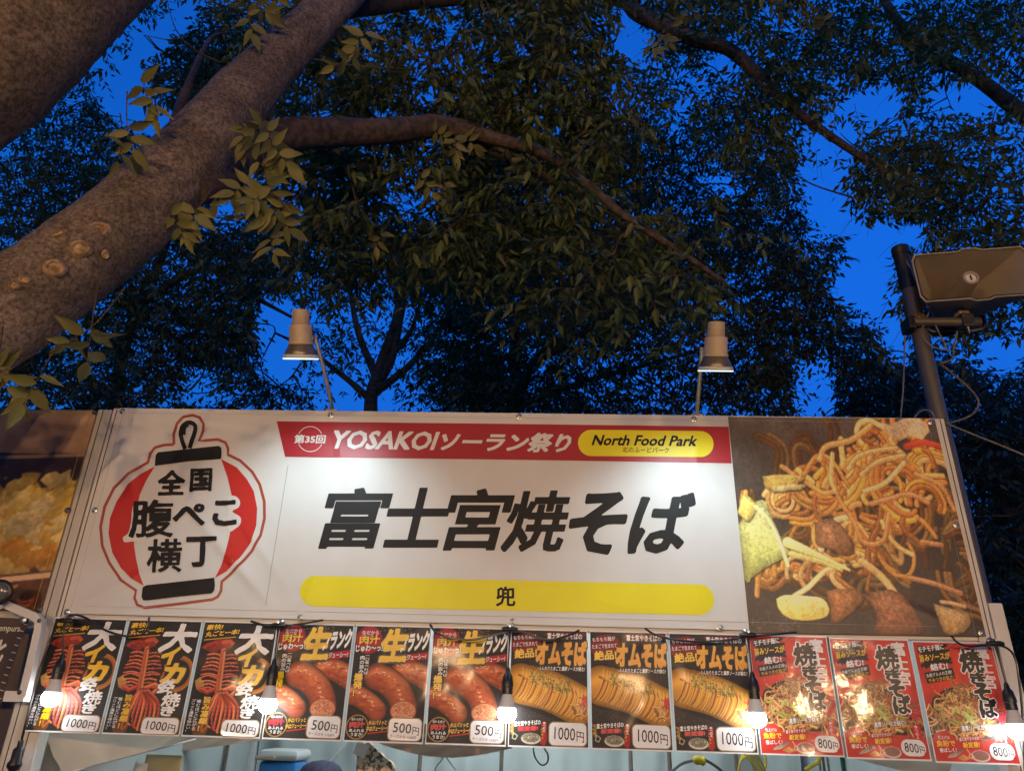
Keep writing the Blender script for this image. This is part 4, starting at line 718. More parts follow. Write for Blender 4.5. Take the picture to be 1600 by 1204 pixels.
for rn in RUNS: MB().tube(catmull([at(u, v, -.050 if i in (0, len(rn)-1) else YB+.01) for i, (u, v) in enumerate(rn)], 6), .0042, 8).build('cable', M['cable'], pc, True)
pa = [at(33, 1156, YB), at(31, 1166, YB), at(29, 1170, YB), at(25, 1186, YB), at(23, 1192, YB), at(22, 1196, YB), at(20.5, 1204, YB)]
plug = MB().tube(pa, [.009, .010, .017, .018, .024, .024, .013], 14).build('inline_socket', M['bsock'], pc, True)
MB().tube([at(20, 1203, YB), at(10, 1290, YB)], .006, 8).build('red_flex', M['pred'], pc, True)
# ---------------------------------------------------------------- loudspeaker on its pole behind the stall
YP = .16; pb = at(1466, 660, YP); ptop = at(1410, 392, YP); PXX = (pb[0]+ptop[0])/2
sp = thing('speaker_pole', (PXX, YP, 0), 'grey steel pole with taped black top behind the noodle picture', 'pole')
MB().tube([(PXX, YP, 0), (PXX, YP, ptop[2]-.22)], .036, 18).build('pole', M['pole'], sp, True)
MB().tube([(PXX, YP, ptop[2]-.23), (PXX, YP, ptop[2]-.12), (PXX-.002, YP, ptop[2]-.03), (PXX, YP, ptop[2]-.028), (PXX, YP, ptop[2]+.015), (PXX, YP, ptop[2]+.02)], [.0365, .038, .037, .042, .042, .036], 18).build('taped_top', M['tape'], sp, True)
ca = at(1428, 512, YP); cz = ca[2]; ya = YP-.055
MB().tube([(PXX-.05, ya, cz), (at(1531, 506, ya)[0], ya, cz)], .022, 14).build('cross_arm', M['pole'], sp, True)
for i in range(4): MB().tube([(PXX+.041*math.cos(t), YP+.041*math.sin(t), cz+.022+.010*i+.004*math.sin(3*t)) for t in np.linspace(0, 2*math.pi, 20)], .005, 6).build('brass_band', M['brass'], sp, True)
MB().box((PXX-.075, YP-.07, cz-.035), (PXX-.038, YP+.02, cz+.03), bev=.006).build('clamp', M['hornb'], sp)
mc = at(1521, 428, YP-.20); hs = thing('horn_loudspeaker', tuple(mc), 'beige rectangular horn loudspeaker mounted on the grey pole', 'loudspeaker')
yaw = math.radians(-9); fdir = np.array([math.sin(yaw), -math.cos(yaw), 0.]); rdir = np.array([math.cos(yaw), math.sin(yaw), 0.]); udir = np.array([0, 0, 1.])
def hp(a, b, d): return mc+rdir*a+udir*b-fdir*d
def hring(w, h, d, ch, ins=0.):
    w -= ins; h -= ins; m_ = w*.16
    pts = [(-w, -h+ch), (-w+ch*.6, -h), (-m_, -h), (-m_*.5, -h-.012*min(1, h/.1)), (m_, -h-.012*min(1, h/.1)), (m_*1.6, -h), (w-ch*.6, -h), (w, -h+ch), (w, h-ch), (w-ch*.6, h), (m_*1.6, h), (m_, h+.012*min(1, h/.1)), (-m_*.5, h+.012*min(1, h/.1)), (-m_, h), (-w+ch*.6, h), (-w, h-ch)]
    return [hp(a, b, d) for a, b in pts]
def loft(rings, cap=True):
    mb = MB(); n = len(rings[0]); V = [p for r_ in rings for p in r_]; Fc = [(i*n+k, i*n+(k+1) % n, (i+1)*n+(k+1) % n, (i+1)*n+k) for i in range(len(rings)-1) for k in range(n)]
    if cap: Fc.append(tuple((len(rings)-1)*n+k for k in range(n)))
    return mb.add(V, Fc)
prof = [(.243, .128, 0, .030), (.218, .116, .05, .026), (.165, .098, .15, .022), (.115, .083, .25, .018), (.080, .070, .34, .014)]
loft([hring(*p) for p in prof]+[hring(p[0], p[1], p[2], p[3], .010) for p in prof[::-1]], False).build('horn', M['horn'], hs, True)
loft([hring(.244, .129, -.003, .030), hring(.246, .131, .0, .030), hring(.244, .129, .004, .030), hring(.238, .123, .002, .028), hring(.239, .124, -.002, .028), hring(.244, .129, -.003, .030)], False).build('lip', M['horn'], hs, True)
MB().lathe(hp(0, 0, .33), fdir, [(0, .062), (.08, .055), (.16, .046), (.295, .036), (.302, .034), (.302, .024), (.294, .024)], 24).build('centre_tube', M['horn'], hs, True)
MB().lathe(hp(0, 0, .036), fdir, [(0, .023), (.003, .023)], 20).build('badge_disc', M['wht'], hs)
lb = MB(); q0 = hp(0, 0, .031); lb.add([q0+rdir*a+udir*b for a, b in ((-.004, -.014), (.004, -.014), (.004, .014), (-.004, .014))], [(0, 1, 2, 3)]); lb.build('badge_mark', M['hornb'], hs)
MB().lathe(hp(0, 0, .33), -fdir, [(0, .060), (.02, .085), (.05, .090), (.12, .088), (.135, .07)], 24).build('driver', M['hornb'], hs, True)
br = catmull([hp(-.13, -.03, .30), hp(-.13, -.10, .30), hp(-.10, -.135, .30), hp(0, -.14, .30), hp(.10, -.135, .30), hp(.13, -.10, .30), hp(.13, -.03, .30)], 5); MB().tube(br, .011, 8).build('bracket', M['hornb'], hs, True)
cl = at(1512, 507, ya)[0]; MB().box((cl-.035, ya-.032, cz-.034), (cl+.02, ya+.034, cz+.036), bev=.006).build('arm_clamp', M['dsteel'], hs); MB().box((cl-.035, ya-.02, cz+.037), (cl+.012, ya+.03, cz+.062), bev=.003).build('clamp_plate', M['beige'], hs)
MB().tube([(cl-.01, ya-.01, cz-.03), (cl-.01, ya-.01, cz-.065)], [.012, .004], 8).build('clamp_bolt', M['dsteel'], hs, True)
def wire(name, pts, r, label, mat='wire'):
    P = [at(*p) for p in pts]; o = MB().tube(catmull(P, 8), r, 7).build(name, M[mat], loc=tuple(P[0]), smooth=True); return tag(o, label, 'wire')
wire('speaker_wire', [(1496, 518, .10), (1490, 545, .10), (1488, 560, .09), (1475, 566, .09), (1470, 568, .10), (1490, 585, .12), (1520, 612, .14), (1529, 630, .14), (1518, 648, .14), (1490, 659, .14), (1478, 661, .12)], .0045, 'grey speaker wire looping down beside the pole')
wire('guy_wire', [(1478, 661, .12), (1520, 678, .10), (1580, 702, .06), (1640, 728, .0)], .0045, 'grey wire slanting away from the banner corner post')
wire('hanging_wire', [(1414, 524, .09), (1413, 560, .09), (1411, 610, .08), (1407, 652, .07)], .0038, 'thin wire hanging straight down from the pole clamp')
wire('loose_loop', [(1429, 652, .08), (1437, 643, .08), (1447, 640, .08), (1456, 644, .08), (1461, 655, .08)], .004, 'small wire arch standing over the banner corner')
wire('twisted_wire', [(1416, 408, .12), (1428, 430, .11), (1440, 460, .11), (1452, 480, .11), (1446, 502, .10), (1440, 520, .10), (1452, 538, .10), (1472, 546, .10), (1492, 548, .10)], .0035, 'thin wire tangled between pole top and cross arm')
wire('tie_wire', [(1462, 508, .09), (1468, 522, .085), (1474, 532, .085), (1478, 545, .09)], .004, 'short tie wire wrapped round the cross arm')
# ---------------------------------------------------------------- the neighbouring tempura stall
ns = thing('tempura_stall', (-3.6, .9, 0), 'neighbouring white framed stall with the tempura picture banner', 'stall')
XN0, XN1 = X(152, 641), X(173.5, 641); XT = XN0+.004
MB().box((XN0, .004, 0), (XN1, .07, ZT-.004), bev=.004).build('post', M['frame2'], ns); MB().box((XN0+.024, .0015, 0), (XN0+.027, .0035, ZT-.01)).build('groove', M['dsteel'], ns)
MB().box((-5.6, .012, ZT-.06), (XN0-.002, .06, ZT-.008), bev=.003).build('top_rail', M['frame2'], ns); MB().box((-5.6, .02, 2.16), (XN0-.002, .034, ZT-.062)).build('sign_board', M['panel'], ns)
MB().box((-5.6, .012, 2.09), (XN0-.002, .06, 2.158), bev=.003).build('bottom_rail', M['frame2'], ns); MB().box((-5.6, .012, 0), (-5.54, .07, ZT-.01), bev=.003).build('post', M['frame2'], ns)
MB().box((-5.5, .30, .02), (XN0-.002, .32, 2.088)).build('inner_panel', M['olive'], ns)
sheet('side_cloth', lambda s, t: (XN0-.22+.20*s, .11+fold(s*.6, t*2, .02), .02+2.06*t), 10, 24, M['cloth'], ns); MB().box((XN0-.012, .075, 0), (XN1-.01, .10, 2.0), bev=.003).build('side_rail', M['frame'], ns)
tb = thing('tempura_banner', (XT-.65, -.002, 2.155), 'banner photograph of golden tempura on the neighbouring stall', 'banner')
cv = CV(260, 170, (70, 48, 36)); rng = np.random.default_rng(5); TW, TH = 1.30, ZT-.012-2.155
def tu(u, v):
    t = (v-642)/(956-642); return ((at(u, v)[0]-(XT-TW))/TW*260, t*170)
yy, xx = np.mgrid[0:170, 0:260]; cv.a *= (.8+.5*vnoise(170, 260, 26, 2))[..., None]
cv.poly([(0, 0), (260, 0), (260, 40), (0, 42)], (178, 146, 112), (150, 118, 84), .12, 3)
for _ in range(60): x, y = rng.uniform(0, 260), rng.uniform(4, 36); cv.disc(x, y, rng.uniform(5, 12), [(206, 172, 136), (170, 132, 96), (196, 158, 116), (140, 104, 74)][rng.integers(4)], ry=rng.uniform(5, 10), soft=5, alpha=.65)
cv.poly([(0, 42), (260, 40), (260, 70), (0, 72)], (62, 42, 34), (52, 36, 28), .1, 5); cv.stroke([(150, 46), (260, 41)], 1.6, (196, 164, 110), flat=True, alpha=.7)
def crisp(x, y, n, sx, sy, pal, r0, r1, sd):
    r = np.random.default_rng(sd)
    for i in range(n):
        px, py = x+r.normal(0, sx), y+r.normal(0, sy); c = np.array(pal[r.integers(len(pal))])*(1.08-.22*np.clip((py-y)/sy/2+.5, 0, 1.5)); a = np.linspace(0, 2*math.pi, 9)[:-1]; rr_ = r.uniform(r0, r1)
        cv.poly([(px+rr_*r.uniform(.5, 1.3)*math.cos(t), py+rr_*r.uniform(.4, 1.)*math.sin(t)) for t in np.linspace(0, 2*math.pi, 15)[:-1]], np.clip(c, 0, 255), np.clip(c*.82, 0, 255), .22, int(r.integers(999)), alpha=.8)
cv.poly([(0, 78)]+[(x, 72+9*math.sin(x*.11)+5*math.sin(x*.37)) for x in range(0, 261, 5)]+[(260, 132), (200, 142), (150, 128), (90, 140), (0, 130)], (206, 178, 92), (176, 118, 40), .25, 21)
for cx in (20, 75, 130, 160, 185, 210, 235, 252):
    crisp(cx, 94+6*math.sin(cx), 42, 18, 14, [(222, 196, 124), (206, 170, 70), (226, 204, 148), (196, 158, 56), (214, 190, 110)], 5, 14, cx); crisp(cx+10, 124, 26, 15, 14, [(206, 150, 50), (222, 186, 104), (190, 126, 34)], 4, 11, cx+1)
for _ in range(500): cv.disc(rng.uniform(0, 260), rng.normal(98, 16), rng.uniform(.5, 1.6), [(238, 222, 176), (176, 126, 40), (228, 196, 110)][rng.integers(3)], alpha=.5)
cv.poly([(0, 140), (90, 128), (180, 146), (260, 138), (260, 170), (0, 170)], (104, 62, 36), (70, 40, 28), .3, 9); cv.stroke([(120, 158), (262, 141)], 2.2, (214, 176, 140), flat=True)
for _ in range(60): cv.stroke(noodle(rng.uniform(0, 260), rng.uniform(150, 168), rng, 3, 4), 1.5, [(150, 84, 44), (120, 60, 34), (176, 104, 60)][rng.integers(3)], .1, .7)
cv.mesh('fabric', lambda s, t, o: (XT-TW+TW*s, -.006-.002*mnoise.noise(Vector((s*5, t*4, 1)))-o, ZT-.012-TH*t), PRINT, tb, 0.)
for (u, v) in ((151.5, 643.5), (109, 796), (64, 950)): p = at(u, v); MB().lathe((p[0]-.004, -.006, p[2]-.004), (0, -1, 0), [(0, .013), (.002, .013), (.003, .009), (.008, .007), (.009, .004)], 12).build('bolt', M['dsteel'], tb, True)
hm = MB(); hm.tube([(XT-.026, -.0085, 2.16), (XT-.026, -.0085, ZT-.014)], .0008, 4); hm.tube([(XT-TW, -.0085, ZT-.034), (XT-.004, -.0085, ZT-.034)], .0008, 4); hm.build('hem_seam', M['ycab'], tb)
fl = thing('vertical_flag', (-2.4, -.055, 1.2), 'brown cloth flag lettered in white under the tempura banner', 'flag'); fr = at(44, 965, -.055); fx1 = fr[0]; fz = fr[2]
def fsurf(s, t, o=0.): return (fx1-.34+.34*s, -.055+.008*math.sin(9*t+2*s)+fold(s, t*2, .012)-o, fz-.95*t)
sheet('cloth', lambda s, t: fsurf(s, t), 14, 40, M['brown'], fl)
mb = MB(); text_quad(mb, 'Tempura', box4(.63, .028, .93, .060), fsurf, 0, .01, 0, .002)
for i, ch in enumerate('北海道'): text_quad(mb, ch, box4(.64, .085+.105*i, .84, .175+.105*i), fsurf, 0, .03, 0, .002, brush=.6)
mb.build('lettering', M['wht'], fl); st = MB()
for i in range(34): st.tube([fsurf(.93, .02+.028*i, .002), fsurf(.985, .02+.028*i+.004, .002)], .0016, 4)
st.build('lacing', M['plastic'], fl); p = at(36, 968, -.06); MB().lathe((p[0], -.058, p[2]), (0, -1, 0), [(0, .014), (.004, .014), (.006, .008)], 12).build('eyelet', M['steel'], fl, True)
bk = thing('white_bracket', tuple(at(60, 972, -.10)), 'white metal bracket bent beside the tempura stall post', 'bracket')
def bar(pts, Y, wd, th, mat, name, parent):
    mb = MB(); A = np.array([at(u, v, Y) for u, v in pts]); T = np.gradient(A, axis=0); T /= np.linalg.norm(T, axis=1)[:, None]; N = np.stack([T[:, 2], 0*T[:, 0], -T[:, 0]], 1); V = []
    for a, n_, w in zip(A, N, np.broadcast_to(wd, (len(A),))):
        for s_, y_ in ((-1, 0), (1, 0), (1, th), (-1, th)): V.append(a+n_*s_*w/2+np.array([0, y_, 0]))
    n = len(A); mb.add(V, [(i*4+k, i*4+(k+1) % 4, i*4+4+(k+1) % 4, i*4+4+k) for i in range(n-1) for k in range(4)]+[(0, 1, 2, 3), (n*4-1, n*4-2, n*4-3, n*4-4)]); return mb.build(name, M[mat], parent)
bar([(-30, 928), (0, 941), (30, 953), (52, 962), (60, 970), (58, 985), (50, 1020), (42, 1055), (34, 1088)], -.10, .028, .03, 'plastic', 'bent_bar', bk); bar([(6, 1087), (22, 1087), (38, 1087)], -.085, .036, .05, 'plastic', 'foot_plate', bk)
for u, v in ((62, 969), (31, 1081)): p = at(u, v, -.10); MB().lathe(p, (0, -1, 0), [(0, .008), (.004, .008), (.006, .004)], 10).build('screw', M['dsteel'], bk, True)
lh = thing('clip_lamp', tuple(at(2, 925, -.13)), 'small round clip lamp on the white bracket', 'lamp'); p = at(2, 925, -.13)
MB().lathe(p, (.1, -1, -.1), [(0, .045), (.012, .048), (.016, .044), (.018, .036)], 24).build('ring', M['hornb'], lh, True); MB().lathe(p+np.array([0, -.006, 0]), (.1, -1, -.1), [(0, .035), (.016, .034), (.024, .02)], 24).build('glass', M['glass'], lh, True); MB().tube([p+np.array([0, .0, -.03]), p+np.array([0, .02, -.055])], .012, 10).build('stem', M['plastic'], lh, True)
# ---------------------------------------------------------------- things inside the stall
rk = thing('wire_rack', (-.95, 1.62, 0), 'steel shelf rack at the back of the stall', 'rack'); zc = Z(432, 1170, 1.5)-.42
for a in (-1.3, -.6):
    for b in (1.42, 1.82): MB().tube([(a, b, 0), (a, b, zc-.012)], .012, 8).build('leg', M['steel'], rk, True)
for z_ in (.35, zc-.010): MB().box((-1.32, 1.40, z_-.02), (-.58, 1.84, z_)).build('shelf', M['steel'], rk)
c0, c1 = X(402, 1190, 1.5), X(465, 1190, 1.5); zt = zc+.42; ck = thing('cooler_box', ((c0+c1)/2, 1.6, zc-.010), 'blue cooler box with a rounded white lid', 'cooler')
MB().box((c0+.008, 1.5, zc-.010), (c1-.008, 1.76, zt-.058), bev=.02).build('body', M['blue'], ck, True); MB().box((c0, 1.49, zt-.057), (c1, 1.77, zt), bev=.024).build('lid', M['lid'], ck, True); MB().box((c0-.012, 1.478, zt-.052), (c0+.10, 1.488, zt-.032), bev=.004).build('handle', M['cloth'], ck)
bgp = [at(u, v, 1.0) for u, v in ((578, 1160), (597, 1178), (613, 1192), (622, 1215), (620, 1300), (552, 1300), (556, 1205), (558, 1178), (572, 1160))]; bgm = MB(); n = len(bgp)
bgm.add([q+np.array([0, .0, 0]) for q in bgp]+[q+np.array([0, .05, 0]) for q in bgp], [tuple(range(n)), tuple(range(2*n-1, n-1, -1))]+[(i, (i+1) % n, n+(i+1) % n, n+i) for i in range(n)])
hb = thing('hanging_cloth', tuple(bgp[0]), 'patterned beige cloth hanging below the sausage posters with white tag', 'cloth'); bgm.build('cloth', M['pattern'], hb)
MB().add([at(u, v, .985) for u, v in ((559, 1158), (577, 1164), (568, 1184), (551, 1176))], [(0, 1, 2, 3)]).build('paper_tag', M['paper'], hb); MB().tube([at(575, 1161, 1.01), at(574, 1120, 1.01)], .002, 6).build('string', M['cable'], hb)
wire('cable_loop', [(832, 1160, .9), (836, 1182, .9), (846, 1194, .9), (855, 1190, .9), (856, 1178, .9), (850, 1166, .9), (846, 1140, .9)], .004, 'grey cable loop hanging behind the omelette posters', 'wire')
wire('utensil_hook', [(693, 1140, 1.4), (692, 1175, 1.4), (690, 1186, 1.4), (680, 1200, 1.4), (686, 1214, 1.4), (700, 1216, 1.4), (712, 1205, 1.4), (704, 1192, 1.4), (696, 1180, 1.4)], .004, 'wire ladle hanging behind the slack peach cloth', 'steel')
wire('yellow_plug_cable', [(1050, 1204, 1.1), (1066, 1192, 1.1), (1085, 1187, 1.1), (1100, 1186, 1.1), (1118, 1196, 1.1), (1135, 1210, 1.1)], .007, 'grey cable running through the yellow plug', 'wire')
p = at(1093, 1186, 1.08); yp = MB().lathe(p+np.array([-.03, 0, 0]), (1, 0, -.1), [(0, .008), (.006, .018), (.02, .022), (.035, .018), (.05, .024), (.06, .012)], 12).build('yellow_plug', M['ycab'], loc=tuple(p), smooth=True); tag(yp, 'yellow cable plug hanging behind the omelette posters', 'plug')
yc = thing('cable_coil', tuple(at(1166, 1195, 1.2)), 'coil of yellow cable hanging inside the stall', 'cable coil'); c = at(1166, 1200, 1.2)
for i in range(5): MB().tube([(c[0]+(.045+.006*i)*math.cos(t)+.008*i, 1.2+.006*i, c[2]-.06+(.11+.008*i)*math.sin(t)) for t in np.linspace(0, 2*math.pi, 30)], .005, 6).build('turn', M['ycab'], yc, True)
MB().tube([(c[0], 1.21, c[2]+.05), (c[0], 1.21, 2.9)], .003, 6).build('hanger', M['cable'], yc)
wire('hanging_cable', [(1194, 1170, 1.3), (1197, 1190, 1.3), (1192, 1215, 1.3), (1194, 1260, 1.3)], .006, 'yellow cord hanging beside the yellow coil', 'ycab'); wire('yellow_tail', [(1258, 1202, 1.2), (1268, 1196, 1.2), (1278, 1190, 1.2), (1282, 1180, 1.2)], .010, 'yellow cable end behind the red posters', 'ycab')
for i, (u, du) in enumerate(((1318, 8), (1330, 5), (1341, 4))): p = at(u, 1195, 1.6); tag(MB().tube([(p[0]+.02*i-.01, 1.6+.03*i, 0), (p[0], 1.6, 2.7)], .011, 8).build('green_pole', M['green'], loc=(p[0], 1.6, 0), smooth=True), 'green garden pole leaning upright behind the red posters', 'pole', 'green poles behind the red posters')
for i, u in enumerate((1281, 1286, 1292)): p = at(u, 1195, 1.55); tag(MB().tube([(p[0], 1.55, 0), (p[0]+.01*i, 1.55+.01*i, 2.6)], .007, 8).build('tent_rod', M['steel' if i != 1 else 'brownp'], loc=(p[0], 1.55, 0), smooth=True), ('thin bare steel tent rod bundled behind the red posters', 'brown tent rod bundled between two steel rods behind the red posters')[i == 1], 'rod', 'rods behind the red posters')
# a person in a navy cap stands behind the counter; only the crown of the cap shows
pz = Z(500, 1187, .85); px_ = X(500, 1190, .85); person = thing('person', (px_, .90, 0), 'person in a navy cap and dark shirt standing behind the counter', 'person'); k = (pz-.005)/1.62
J = {}; VV = []; EE = []; RR_ = []
def jn(name, p, r, par=None):
    J[name] = len(VV); VV.append((p[0]*k, p[1]*k, p[2]*k)); RR_.append(r*k)
    if par: EE.append((J[par], J[name]))
jn('pelvis', (0, 0, .86), .13); jn('waist', (0, 0, 1.0), .12, 'pelvis'); jn('chest', (0, .01, 1.2), .14, 'waist'); jn('neck0', (0, .01, 1.33), .075, 'chest'); jn('neck', (0, 0, 1.38), .05, 'neck0'); jn('head', (0, -.015, 1.46), .085, 'neck'); jn('crown', (0, -.01, 1.53), .088, 'head')
for s_ in (-1, 1):
    t = str(s_); jn('sh'+t, (.17*s_, .01, 1.30), .055, 'neck0'); jn('el'+t, (.22*s_, -.04, 1.04), .042, 'sh'+t); jn('wr'+t, (.15*s_, -.24, .92), .028, 'el'+t); jn('pa'+t, (.13*s_, -.31, .90), .030, 'wr'+t)
    for f_ in range(4): jn('f%d%s' % (f_, t), (.13*s_+(.012*f_-.022)*s_*1.6, -.375, .895), .009, 'pa'+t); jn('g%d%s' % (f_, t), (.13*s_+(.012*f_-.022)*s_*1.6, -.41+.006*abs(f_-1), .878), .008, 'f%d%s' % (f_, t))
    jn('th'+t, (.09*s_, -.335, .892), .010, 'pa'+t); jn('ti'+t, (.075*s_, -.365, .885), .008, 'th'+t)
    jn('hip'+t, (.09*s_, 0, .80), .085, 'pelvis'); jn('kn'+t, (.095*s_, -.01, .44), .056, 'hip'+t); jn('an'+t, (.095*s_, .01, .08), .038, 'kn'+t); jn('to'+t, (.105*s_, -.13, .035), .034, 'an'+t)
me = bpy.data.meshes.new('body'); me.from_pydata(VV, EE, []); bo = bpy.data.objects.new('body', me); COL.objects.link(bo); bo.parent = person; me.materials.append(M['shirt'])
bo.modifiers.new('skin', 'SKIN'); bo.modifiers.new('sub', 'SUBSURF').levels = 1
for i, sv in enumerate(me.skin_vertices[0].data): sv.radius = (RR_[i], RR_[i]); sv.use_root = i == 0
hx = np.array([px_, .90, 0]); MB().lathe(hx+np.array([0, -.012, 1.395])*np.array([1, 1, k]), (0, -.05, 1), [(0, .045), (.03, .072), (.08, .090), (.13, .092), (.17, .08)], 18).build('face', M['skin'], person, True)
MB().lathe(hx+np.array([0, -.01, pz-.115]), (0, -.06, 1), [(0, .103), (.02, .106), (.06, .104), (.09, .085), (.108, .05), (.114, .008)], 24).build('cap', M['navy'], person, True); MB().box((px_-.07, .90-.20, pz-.112), (px_+.07, .90-.085, pz-.102), bev=.004).build('cap_brim', M['navy'], person)
# ---------------------------------------------------------------- unseen lamps behind the photographer, added to warm the stall front
for i, x in enumerate((-4.2, -1.4, 1.4, 4.2)):
    r = thing('added_fill_lamp', (x, -8.6, 0), 'unseen warm fill lamp added on a post across the aisle', 'lamp', 'added fill lamps across the aisle')
    MB().tube([(x, -8.6, 0), (x, -8.6, 2.72)], .025, 10).build('post', M['pole'], r, True); MB().lathe((x, -8.6, 2.72), (0, 0, 1), [(0, .03), (.05, .04)], 12).build('socket', M['bsock'], r, True)
    MB().lathe((x, -8.6, 2.775), (0, 0, 1), [(0, .03), (.03, .075), (.09, .095), (.14, .075), (.17, .02)], 12).build('globe', M['warm'], r, True)
# ---------------------------------------------------------------- trees
LEAF = printmat('leaf', .55, trans=.22)
HOLES = [(.97, [(165, 120), (215, 60), (280, 0), (330, 0), (300, 30), (262, 70), (225, 110), (240, 150), (215, 205), (190, 190), (168, 160)]), (.55, [(235, 150), (290, 170), (330, 150), (310, 240), (255, 260), (215, 200)]), (.9, [(325, 300), (368, 296), (380, 345), (335, 355)]),
         (.93, [(408, 455), (462, 470), (470, 520), (445, 590), (415, 590), (400, 520)]), (.6, [(280, 560), (345, 575), (350, 630), (290, 635)]), (.9, [(555, 0), (612, 0), (600, 24), (560, 20)]), (.93, [(952, 0), (1014, 30), (1012, 98), (983, 98), (962, 55)]), (.9, [(1100, 68), (1152, 78), (1150, 114), (1106, 110)]),
         (.88, [(1330, 132), (1402, 132), (1402, 192), (1338, 192)]), (.9, [(1448, 128), (1575, 128), (1575, 174), (1452, 174)]), (.75, [(1248, 185), (1340, 190), (1332, 250), (1252, 252)]), (.95, [(1240, 250), (1320, 255), (1328, 348), (1258, 332)]),
         (.985, [(1262, 318), (1330, 343), (1445, 343), (1445, 388), (1402, 392), (1398, 445), (1377, 478), (1422, 500), (1422, 575), (1392, 562), (1378, 508), (1338, 482), (1296, 458), (1300, 432), (1345, 405), (1322, 376), (1280, 358)]),
         (.85, [(1245, 560), (1302, 560), (1308, 650), (1238, 650)]), (.45, [(560, 470), (645, 480), (645, 560), (600, 600), (560, 560)]), (.35, [(420, 470), (560, 480), (560, 600), (430, 600)]), (.75, [(1530, 540), (1600, 540), (1600, 580), (1530, 580)]), (.45, [(595, 290), (690, 300), (690, 345), (610, 350)]), (.7, [(1110, 260), (1160, 270), (1150, 300), (1105, 295)]), (.6, [(690, 20), (720, 20), (720, 60), (690, 60)])]
def pip(poly, uv):
    Q = np.array(poly, float); ins = np.zeros(len(uv), bool)
    for i in range(len(Q)):
        (xa, ya), (xb, yb) = Q[i-1], Q[i]
        if ya == yb: continue
        ins ^= ((ya > uv[:, 1]) != (yb > uv[:, 1])) & (uv[:, 0] < (xb-xa)*(uv[:, 1]-ya)/(yb-ya)+xa)
    return ins
def keep(P, rng, grow=0.):
    uv = proj(P)+rng.normal(0, 6, (len(P), 2)); k = np.ones(len(P), bool)
    for pr, poly in HOLES: k &= ~(pip(poly, uv) & (rng.random(len(P)) < pr))
    return k
def clump_centres(poly, n, Y0, Y1, rng):
    Q = np.array(poly, float); out = []
    while len(out) < n:
        uv = rng.uniform(Q.min(0), Q.max(0), (n*3, 2)); uv = uv[pip(poly, uv)]
        P = np.array([at(u, v, rng.uniform(Y0, Y1)) for u, v in uv]); P = P[keep(P, rng)] if len(P) else P; out += list(P)
    return np.array(out[:n])
def unit(a): return a/(np.linalg.norm(a, axis=-1, keepdims=True)+1e-9)
def sprays(C, per, spread, nl, slen, rng):
    """sprays of alternate leaves round clump centres -> leaf bases, axes, normals"""
    n = len(C)*per; o = np.repeat(C, per, 0)+rng.normal(0, 1, (n, 3))*np.array([1, 1, .55])*spread; o = o[keep(o, rng)]; n = len(o)
    a = rng.uniform(0, 2*math.pi, n); d = np.stack([np.cos(a), np.sin(a), rng.normal(-.25, .3, n)], 1); d = unit(d); L = slen*rng.uniform(.6, 1.3, n); side = unit(np.cross(d, np.array([0, 0, 1.])))
    k = np.arange(nl); t = (k+.5)/nl; sg = np.where(k % 2 == 0, 1., -1.)
    B = o[:, None]+d[:, None]*(L[:, None]*t[None])[..., None]; B[..., 2] -= .25*L[:, None]*t[None]**2
    A = side[:, None]*sg[None, :, None]*.75+d[:, None]*(.35+.5*t)[None, :, None]+np.array([0, 0, -1.])*rng.uniform(.2, 1.1, (n, nl, 1))+rng.normal(0, .22, (n, nl, 3)); A[:, -1] += d*1.2
    A = unit(A); Nn = unit(np.array([0, 0, 1.])+rng.normal(0, .45, (n, nl, 3))); Nn = unit(Nn-A*(Nn*A).sum(-1, keepdims=True)); tw = [np.array([o[i], o[i]+d[i]*L[i]*.5-np.array([0, 0, .06*L[i]]), o[i]+d[i]*L[i]-np.array([0, 0, .25*L[i]])]) for i in range(n)]
    B, A, Nn = B.reshape(-1, 3), A.reshape(-1, 3), Nn.reshape(-1, 3); kk = keep(B, rng); return B[kk], A[kk], Nn[kk], tw
def leaf_mesh(name, B, A, Nn, length, col, parent, rng, fine=False):
    n = len(B); Ln = length*rng.uniform(.65, 1.2, n)[:, None]; W = Ln*rng.uniform(.155, .21, n)[:, None]; S_ = np.cross(A, Nn); o0 = ORIG[parent.name]
    if fine:
        V = np.stack([B, B+A*Ln*.28+S_*W+Nn*W*.3, B+A*Ln*.64+S_*W*.58+Nn*W*.2-Nn*Ln*.03, B+A*Ln-Nn*Ln*.12, B+A*Ln*.64-S_*W*.58+Nn*W*.2-Nn*Ln*.03, B+A*Ln*.28-S_*W+Nn*W*.3], 1); q = 6; Fq = np.array([[0, 1, 2, 3], [3, 4, 5, 0]])
    else: V = np.stack([B, B+A*Ln*.40+S_*W, B+A*Ln, B+A*Ln*.40-S_*W], 1); q = 4; Fq = np.array([[0, 1, 2, 3]])
    Q = (np.arange(n)[:, None, None]*q+Fq[None]).reshape(-1, 4); me = bpy.data.meshes.new(name); fill_mesh(me, V.reshape(-1, 3)-o0, Q)
    c = np.ones((n, q, 4), np.float32); v = rng.uniform(.65, 1.35, (n, 1)); h = rng.normal(0, .12, (n, 1)); c[:, :, :3] = (np.array(col)*v*np.concatenate([1+h, 1+0*h, 1-h], 1)).clip(.004, .4)[:, None]
    ca = me.color_attributes.new('Col', 'FLOAT_COLOR', 'POINT'); ca.data.foreach_set('color', c.reshape(-1)); me.materials.append(LEAF)
    ob = bpy.data.objects.new(name, me); COL.objects.link(ob); ob.parent = parent; return tag(ob, kind='stuff')
